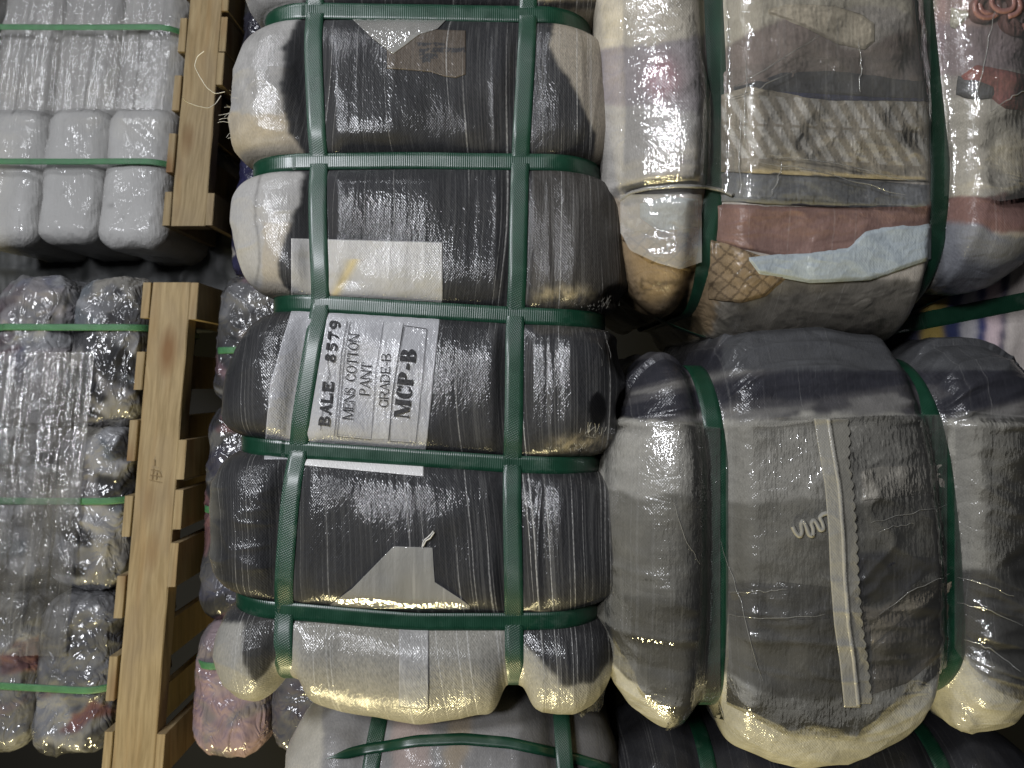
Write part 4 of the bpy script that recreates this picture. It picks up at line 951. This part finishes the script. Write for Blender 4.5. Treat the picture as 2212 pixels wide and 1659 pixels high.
row_sheet(lb_, 'scalloped_tape', W_PAPER, lr, 905, 1520, lambda y: zx(y) + 14, lambda y: zx(y) + 40 + 12 * sm(1010, 930, y) + 5.5 * np.abs(np.sin(y / 23 * math.pi)), .0068, (.165, .157, .132), (.3, 1, .8), step=2.2)
sq = np.array([(1712, 1136), (1718, 1150), (1728, 1160), (1733, 1150), (1730, 1132), (1734, 1124), (1742, 1138), (1748, 1156), (1756, 1158), (1757, 1144), (1752, 1130), (1758, 1122), (1766, 1134), (1772, 1146), (1780, 1142), (1776, 1128), (1770, 1118), (1778, 1110), (1790, 1108)], float)
tq = np.linspace(0, len(sq) - 1, 120); sx_ = np.interp(tq, np.arange(len(sq)), sq[:, 0]); sy_ = np.interp(tq, np.arange(len(sq)), sq[:, 1])
kk = np.hanning(9)[1:-1]; kk /= kk.sum(); sx_ = np.convolve(np.pad(sx_, 3, 'edge'), kk, 'valid'); sy_ = np.convolve(np.pad(sy_, 3, 'edge'), kk, 'valid')
tube([lb_.front(sx_, sy_, .0040)], .0026, 'curled_cord', CORD, lr, 6)

# ================================================================== BALES HALF HIDDEN BEHIND AND BELOW
# pale bale under the main one's lower end
b1L = smooth_interp([(1500, 640), (1600, 618), (1700, 600), (2400, 600)]); b1R = const(1330)
B1S1 = lin(1500, 812, 2000, 770); B1S2 = lin(1500, 1215, 2000, 1235)
bb = Bale(.90, 1560, 2300, b1L, b1R, .44, .11, 0, [], [B1S1, B1S2], .014, .016, .8, .022, lobed_noise(81, .010, .004), 8, end_B=.016)
t1 = thing('clothing_bale', P(960, 1900, 1.1), 'pale grey bale whose rounded end shows below the labelled dark bale', 'bale')
def b1_paint(px, py, X, n):
    N = len(px); c = np.tile(L3((.20, .195, .19)), (N, 1)); wx = px + (fbm(px / 50, py / 50, 0, 83, 3) - .5) * 40
    c[wx < 700] = L3((.36, .34, .29)); c[(wx > 850) & (wx < 930)] = L3((.28, .23, .21)); c[(wx > 960) & (wx < 1010)] = L3((.26, .22, .17)); c[wx > 1120] = L3((.10, .097, .093))
    return c * (.75 + .5 * fbm(px / 40, py / 30, 0, 84, 3))[:, None], np.tile(L3((.5, 1, .8)), (N, 1))
bb.build('wrapped_clothing', W_BACK, t1, .004, b1_paint, dense_d=.2)
for k, g in enumerate((B1S1, B1S2)): bb.length_strap(g, t1, STRAP, width=.021, seed=50 + k, off=.002)
arc = smooth_interp([(690, 1648), (700, 1640), (790, 1618), (900, 1602), (1000, 1598), (1100, 1606), (1200, 1626), (1300, 1655), (1330, 1668)])
bb.sheet('strap', STRAP_R, t1, 700, 1322, lambda x: arc(x) - 12 * sm(698, 760, x), lambda x: arc(x) + 12 * sm(698, 760, x), off=.004, noise=False, step=5)
# dark bale under the lower right bale
b2 = Bale(.90, 1640, 2300, const(1345), const(2320), .44, .11, 0, [], [const(1545), const(2070)], .014, .014, .8, .022, lobed_noise(91, .012, .007), 8, end_B=.014)
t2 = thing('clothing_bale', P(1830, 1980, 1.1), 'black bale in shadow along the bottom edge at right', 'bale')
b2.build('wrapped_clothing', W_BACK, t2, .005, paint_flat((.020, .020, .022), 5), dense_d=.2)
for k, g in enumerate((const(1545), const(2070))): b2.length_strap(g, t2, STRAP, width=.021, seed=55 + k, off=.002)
# striped bale seen through the gap between the two right bales
st_g = lin(1930, 706, 2212, 650)
b3 = Bale(.985, 240, 1080, const(1900), const(2420), .42, .06, 0, [st_g], [], .016, .010, 0, .02, lobed_noise(101, .012, .005), 8)
t3 = thing('clothing_bale', P(2180, 660, 1.3), 'bale with blue, white and mustard stripes seen through the gap at right edge', 'bale')
def b3_paint(px, py, X, n):
    N = len(px); c = np.tile(L3((.33, .31, .30)), (N, 1)); wx = px + (fbm(px / 30, py / 90, 0, 103, 3) - .5) * 26 - (py - 700) * -.03
    for a, b_, colr in ((1800, 1985, (.030, .032, .055)), (1985, 2045, (.26, .19, .055)), (2045, 2070, (.035, .045, .11)), (2070, 2105, (.34, .33, .34)), (2105, 2128, (.028, .035, .115)), (2128, 2160, (.45, .36, .37)), (2160, 2172, (.03, .03, .07)), (2172, 2600, (.40, .36, .33))):
        m = (wx >= a) & (wx < b_); c[m] = L3(colr)
    m = (py < 640) & (wx > 1960) & (wx < 2050); c[m] = L3((.05, .035, .03))
    return c * (.8 + .4 * fbm(px / 12, py / 50, 0, 104, 3))[:, None], np.tile(L3((.35, 1, .9)), (N, 1))
b3.build('wrapped_clothing', W_BACK, t3, .0035, b3_paint)
b3.girth_strap(st_g, t3, STRAP_R, width=.024)

# ================================================================== LEFT: PALLETS AND SMALL BUNDLES
def frame_d(d_ref, v_ref, sl): return lambda v: d_ref + sl * (v - v_ref)
UPd = frame_d(1.70, -.3635, -.18); LOd = frame_d(1.389, .704, -.17)
def hit_v(py, fd):
    d = 1.5
    for _ in range(20): v = (py - CY) / F * d; d = fd(v)
    return v
def box(name, u0, u1, v0, v1, da, db, fd, parent, mat, bev=.002, seed=0):
    """board: u0..u1, v0..v1, da..db behind the pallet's front plane"""
    rnd = random.Random(seed)
    nv = max(2, int((v1 - v0) / .05)); V = []; 
    nd_ = 2
    us = (u0, u1); vs = np.linspace(v0, v1, nv)
    prof = []
    for (a, b_) in ((u0 + bev, da), (u1 - bev, da), (u1, da + bev), (u1, db - bev), (u1 - bev, db), (u0 + bev, db), (u0, db - bev), (u0, da + bev)): prof.append((a, b_))
    k = len(prof)
    for j, v in enumerate(vs):
        e = bev if j in (0, nv - 1) else 0
        for a, b_ in prof:
            a2 = (a - (u0 + u1) / 2) * (1 - (e / (u1 - u0))) + (u0 + u1) / 2
            V.append((a2 + rnd.uniform(-.0006, .0006), v, fd(v) + b_ + rnd.uniform(-.0006, .0006)))
    Fc = [[i * k + (j + 1) % k, i * k + j, (i + 1) * k + j, (i + 1) * k + (j + 1) % k] for i in range(nv - 1) for j in range(k)]
    Fc.append(list(range(k))); Fc.append(list(range((nv - 1) * k, nv * k))[::-1])
    return mesh_obj(name, V, Fc, mat, parent, smooth=False)
def pallet(label, fd, u0, u1, vtop, vbot, tops, bots, seed, tt=.019, bt=.018):
    t = thing('wooden_pallet', (u1, (vtop + vbot) / 2, fd((vtop + vbot) / 2)), label, 'pallet', 'wooden pallets')
    for i, dd in enumerate((0, .46, .92)): box('stringer', u0, u1, vtop, vbot, dd, dd + .040, fd, t, WOOD, .002, seed + i)
    for i, (a, b_) in enumerate(tops): box('deck_board', u0 - tt, u0 - .0005, a, b_, -.002 - .003 * (i % 3), .965, fd, t, WOOD, .0015, seed + 10 + i)
    for i, (a, b_) in enumerate(bots): box('bottom_board', u1 + .0005, u1 + bt, a, b_, -.003 - .003 * (i % 2), .965, fd, t, WOOD, .0015, seed + 30 + i)
    return t
hv = lambda ys, fd: [(hit_v(a, fd), hit_v(b_, fd)) for a, b_ in ys]
up = pallet('pale wooden pallet carrying the white bundles, top left', UPd, -.786, -.706, -1.36, hit_v(488, UPd), hv([(-330, -255), (-210, -130), (-85, -10), (40, 112), (165, 240), (291, 374), (415, 487.5)], UPd), hv([(-330, -255), (-60, 26), (38, 112), (116, 185), (418, 487)], UPd), 100)
lo = pallet('pale wooden pallet with dark knots carrying the clear wrapped clothes, lower left', LOd, -.7515, -.671, hit_v(610, LOd), .80, hv([(610.5, 687), (760, 842), (907, 995), (1071, 1159), (1243, 1334), (1415, 1510), (1580, 1668)], LOd), hv([(611, 690), (950, 1035), (1058, 1143), (1172, 1266), (1585, 1680)], LOd), 200)
# faded stamp on the lower stringer
def stamp(strokes, fd, parent):
    V = []; Fc = []
    for (x0, y0, x1, y1, w) in strokes:
        a = np.array((x0, y0), float); b_ = np.array((x1, y1), float); t = (b_ - a) / np.linalg.norm(b_ - a); nrm = np.array((-t[1], t[0])) * w / 2
        base = len(V)
        for p in (a + nrm, b_ + nrm, b_ - nrm, a - nrm):
            v = hit_v(p[1], fd); d = fd(v) - .0016; V.append(((p[0] - CX) / F * d, v, d))
        Fc.append([base, base + 1, base + 2, base + 3])
    return mesh_obj('stamp_mark', V, Fc, INK_FADED, parent, smooth=False)
stamp([(334, 992, 334, 1006, 3), (326, 1014, 343, 1017, 2.4), (332, 1012, 328, 1036, 2.4), (339, 1020, 337, 1036, 2.6), (324, 1026, 348, 1029, 2.2), (322, 1036, 350, 1042, 1.6), (344, 1018, 349, 1030, 2)], LOd, lo)
mesh_knot = None

def bundle(label, fd, u0, u1, v0, v1, paint, mat, seed, H=.30, r=None, amp=.014, wr=.010, group=None, cat='bundle', name='wrapped_bundle', front=0.02, step=.004):
    vc = (v0 + v1) / 2; d0 = fd(vc) + front
    k = d0 / F; toP = lambda u: u / k + CX; toY = lambda v: v / k + CY
    r = r or min((u1 - u0) * .36, .05)
    def nz(U, V, D, n):
        o = (fbm(U * 9, V * 7, D * 9, seed, 3) - .5) * amp
        o = o + (ridge(U * 26 + vn(V * 9, U * 9, 0, seed) * 2, V * 20 + vn(U * 11, V * 7, 0, seed + 2) * 2, D * 20, seed + 5, 3) - .4) * wr
        return o
    b = Bale(d0, toY(v0), toY(v1), const(toP(u0)), const(toP(u1)), H, r, (fd(1) - fd(0)), [], [], .006, .003, 0, .02, nz, seed, end_B=.008)
    b.vref = b.vc
    o = b.build(name, mat, None, step, paint, dense_d=min(.12, H * .6))
    set_props(o, label, cat, group)
    return b
def scraps(pal, seed, sc=46, sat=False, film=.60, filmc=(.20, .20, .205)):
    rnd = np.random.RandomState(seed)
    def f(px, py, X, n):
        u = X[:, 0]; v = X[:, 1]
        wu = u + (fbm(u * 14, v * 14, 0, seed, 3) - .5) * .09; wv = v + (fbm(u * 14, v * 14, 0, seed + 1, 3) - .5) * .07
        pts = rnd.rand(38, 2); lo_ = np.array([u.min(), v.min()]); hi_ = np.array([u.max(), v.max()]); pts = lo_ + pts * (hi_ - lo_); pts[:, 1] = pts[:, 1]
        best = np.full(len(u), 9.0); idx = np.zeros(len(u), int)
        for i, (a, b_) in enumerate(pts):
            dd = ((wu - a) * 1.0) ** 2 + ((wv - b_) * 1.5) ** 2; m = dd < best; best[m] = dd[m]; idx[m] = i
        pal2 = [tuple(np.mean(p) * .45 + np.array(p) * .30 if sat else p) for p in pal]; pc = np.array([pal2[k] for k in rnd.randint(0, len(pal2), len(pts))]); c = pc[idx]
        hz = sm(.40, .75, fbm(u * 11 + v * 6, v * 8, 0, seed + 7, 3)) * film
        c = mixc(c, filmc, hz) * (.7 + .6 * fbm(u * 50, v * 40, 0, seed + 9, 2))[:, None]
        return c, np.tile(L3((.25, 1, 1)), (len(u), 1))
    return f
def white_paint(seed):
    def f(px, py, X, n):
        u = X[:, 0]; v = X[:, 1]; c = np.tile(L3((.35, .346, .333)), (len(u), 1)) * (.82 + .36 * fbm(u * 12, v * 6, 0, seed, 3))[:, None]
        m = fbm(u * 30, v * 24, 0, seed + 3, 3) > .80; c[m] *= .6
        return c, np.tile(L3((.2, 1, 1)), (len(u), 1))
    return f
GW = 'white film bundles on the upper pallet'
vA, vB, vC = -1.04, -.660, hit_v(518, UPd)
pos_name = ['next to the pallet boards', 'second from the pallet boards', 'at the photo edge']
for ri, (a, b_) in enumerate(((vA, vB + .028), (vB - .004, vC))):
    for ci, (u0, u1) in enumerate(((-.966, -.812), (-1.122, -.967), (-1.279, -1.123))):
        rw = ('upper row', 'lower row')[ri]
        bundle('white film wrapped bundle in the %s, %s' % (rw, pos_name[ci]), UPd, u0, u1, a, b_ - (.004 if ci == 1 else 0) + (.006 if ci == 0 else 0), white_paint(300 + ri * 10 + ci), W_WHITE, 300 + ri * 10 + ci, H=.9, r=.046, wr=.004, amp=.017, front=(.034, .020)[ri] + .008 * ((ci * 7 + ri * 3) % 3 - 1), group=GW, step=.0045)
DK = [(.030, .030, .034), (.05, .05, .055), (.16, .16, .165), (.10, .10, .11), (.22, .215, .21), (.055, .06, .10), (.28, .20, .22), (.18, .17, .15), (.035, .033, .04)]
SOFT = [(.30, .25, .26), (.28, .27, .27), (.12, .13, .24), (.33, .29, .31), (.20, .19, .19), (.16, .08, .10), (.30, .31, .33)]
GREYS = [(.26, .27, .29), (.18, .18, .19), (.05, .05, .055), (.32, .31, .30), (.12, .16, .20), (.22, .20, .19), (.03, .03, .035), (.28, .25, .18)]
REDD = [(.10, .10, .11), (.16, .16, .17), (.05, .05, .055), (.24, .04, .035), (.20, .20, .20), (.20, .13, .15), (.16, .155, .12), (.24, .24, .25), (.13, .13, .14), (.18, .18, .19)]
GL = 'clear wrapped clothes bundles on the lower pallet'
rows = [hit_v(598, LOd), hit_v(922, LOd), hit_v(932, LOd), hit_v(1278, LOd), hit_v(1302, LOd), hit_v(1650, LOd)]
specs = [(SOFT, GREYS), (GREYS, GREYS), (REDD, REDD)]
look = [('pinkish blue clothes', 'dark purple and grey clothes'), ('grey clothes behind streaked film', 'grey and dark clothes'), ('rose and grey clothes', 'dark clothes with a red fold')]
for ri in range(3):
    for ci, (u0, u1) in enumerate(((-1.098, -.942), (-.934, -.782))):
        sd = 420 + ri * 10 + ci
        bundle('clear wrapped bundle of %s, %s row' % (look[ri][ci], ('top', 'middle', 'bottom')[ri]), LOd, u0, u1, rows[ri * 2], rows[ri * 2 + 1], scraps(specs[ri][ci], sd, sat=True, film=.5, filmc=(.13, .13, .135)), W_CRINK, sd, wr=.011, group=GL, amp=.018)
# bundles stacked under the lower pallet, behind the dark bale
GU = 'clear wrapped bundles behind the dark bale'
PINK = [(.22, .155, .168), (.21, .15, .162), (.23, .18, .188), (.15, .13, .135)]
PURP = [(.085, .07, .11), (.07, .065, .085), (.11, .105, .115), (.08, .055, .09), (.10, .08, .13)]
rU = [hit_v(598, LOd), hit_v(872, LOd), hit_v(880, LOd), hit_v(1352, LOd), hit_v(1362, LOd), hit_v(1652, LOd)]
DKM = [(.022, .022, .026), (.03, .03, .034), (.05, .05, .055), (.20, .06, .10), (.025, .025, .03), (.22, .16, .15), (.03, .03, .05), (.13, .13, .14)]
DKR = [(.022, .022, .026), (.03, .03, .034), (.06, .06, .065), (.20, .04, .06), (.025, .025, .03), (.04, .04, .09), (.03, .03, .04), (.12, .12, .125)]
bundle('dark and pink clear wrapped bundle, top of the stack behind the dark bale', LOd, -.622, -.47, rU[0], rU[1], scraps(DKM, 501, film=.15, sat=True), W_CRINK, 501, group=GU, amp=.02)
bundle('dark streaked clear wrapped bundle halfway down behind the dark bale', LOd, -.626, -.475, rU[2], rU[3], scraps(DKR, 502, film=.2, sat=True), W_CRINK, 502, group=GU, amp=.02, wr=.007)
bundle('pale pink clear wrapped bundle low behind the dark bale', LOd, -.622, -.475, rU[4], rU[5], scraps(PINK, 503, film=.1), W_CRINK, 503, group=GU, amp=.02, wr=.007)
bundle('purple clear wrapped bundle low behind the dark bale, right of the pink one', LOd, -.468, -.325, rU[4] - .05, rU[5], scraps(PURP, 504, film=.2, sat=True), W_CRINK, 504, group=GU, wr=.007)
bundle('navy and white clear wrapped bundle hidden behind the frayed side of the dark bale', UPd, -.660, -.50, hit_v(200, UPd), hit_v(590, UPd), scraps([(.02, .02, .05), (.03, .03, .03), (.30, .28, .25), (.02, .02, .06)], 505, film=.1), W_CRINK, 505, group=GU, front=.03)
bundle('dark clear wrapped bundle under the upper pallet, mostly hidden', UPd, -.672, -.51, hit_v(-300, UPd), hit_v(190, UPd), scraps([(.02, .02, .03), (.03, .03, .03), (.10, .09, .08), (.06, .04, .06)], 506, film=.1), W_CRINK, 506, group=GU, front=.03)
# thin straps round the stacks
def stack_strap(label, fd, u0, u1, py, seed, group, tilt=0.0, width=.014, r=.05):
    v = hit_v(py, fd); d0 = fd(v) + (.0125 if fd is LOd else -.004)
    k = d0 / F; b = Bale(d0, v / k + CY - 300, v / k + CY + 300, const(u0 / k + CX), const(u1 / k + CX), .32, r, fd(1) - fd(0), [], [], 0, 0, 0, .02, lambda U, V, D, n: 0 * U, seed)
    b.vref = v
    o = b.girth_strap(lambda px: v / k + CY + (px - (u1 / k + CX)) * -tilt, None, STRAP_T, width=width, off=.004)
    o.name = 'packing_strap'; set_props(o, label, 'strap', group)
GS = 'thin green packing straps'
stack_strap('thin green strap around the upper row of white bundles', UPd, -1.282, -.806, 62, 1, GS)
stack_strap('thin green strap around the lower row of white bundles', UPd, -1.282, -.806, 351, 2, GS)
stack_strap('thin green strap around the top row of clear wrapped clothes bundles', LOd, -1.106, -.775, 706, 3, GS)
stack_strap('thin green strap around the middle row of clear wrapped clothes bundles', LOd, -1.106, -.775, 1084, 4, GS)
stack_strap('thin green strap around the bottom row of clear wrapped clothes bundles', LOd, -1.106, -.775, 1498, 5, GS, tilt=-.05)
stack_strap('thin green strap around the dark and pink bundle behind the dark bale', LOd, -.622, -.46, 756, 6, GS)
stack_strap('thin green strap around the pink and purple bundles behind the dark bale', LOd, -.622, -.32, 1443, 7, GS)
stack_strap('thin green strap around the dark streaked bundle behind the dark bale', LOd, -.626, -.46, 1105, 8, GS)
# stretch film pulled down over the clear bundles
def film_curtain(label, fd, u0, u1, py0, py1, seed, front=.004):
    v0 = hit_v(py0, fd); v1 = hit_v(py1, fd); nu, nv = 120, 90
    s_, t_ = np.meshgrid(np.linspace(u0, u1, nu), np.linspace(v0, v1, nv), indexing='ij')
    d = fd(t_) + front + (ridge(s_ * 60 + vn(s_ * 9, t_ * 3, 0, seed), t_ * 1.6, 0, seed, 2) - .5) * -.010 + (fbm(s_ * 14, t_ * 5, 0, seed + 1) - .5) * .012
    o = mesh_obj('stretch_film', np.stack([s_, t_, d], -1).reshape(-1, 3), grid_faces(nu, nv)[:, ::-1], FILM_STRETCH, None)
    set_props(o, label, 'film')
film_curtain('streaked clear stretch film pulled down over the grey clothes bundles', LOd, -1.098, -.86, 760, 1420, 5)
film_curtain('streaked clear stretch film over the top of the white bundles', UPd, -1.276, -.83, -70, 235, 9)
# dark block added to stand in for shade in the gap between the pallet loads
def shade_block():
    fd = frame_d(1.86, -.3, -.10)
    nu, nv, nd_ = 60, 30, 20
    b = Bale(1.98, 470, 690, const(-250), const(560), .5, .06, 0, [], [], .01, .005, 0, .02, lobed_noise(700, .02, .012), 7)
    o = b.build('shade_filler_block', SHADE_FILL, None, .008, paint_flat((.03, .03, .03), 3))
    set_props(o, 'dark grey filler block standing in for shade in the gap between the two pallets', 'shade filler')
shade_block()

# near-black backdrop sheet added behind all the stacks to keep the gaps dark
dark_backdrop = mesh_obj('dark_backdrop', [(-4, -4, 2.75), (3, -4, 2.75), (3, 4, 2.75), (-4, 4, 2.75)], [[0, 3, 2, 1]], mat_plain('near_black_backdrop', (.004, .004, .0043), .8, var=.3, scale=3), None, smooth=False)
dark_backdrop['kind'] = 'structure'
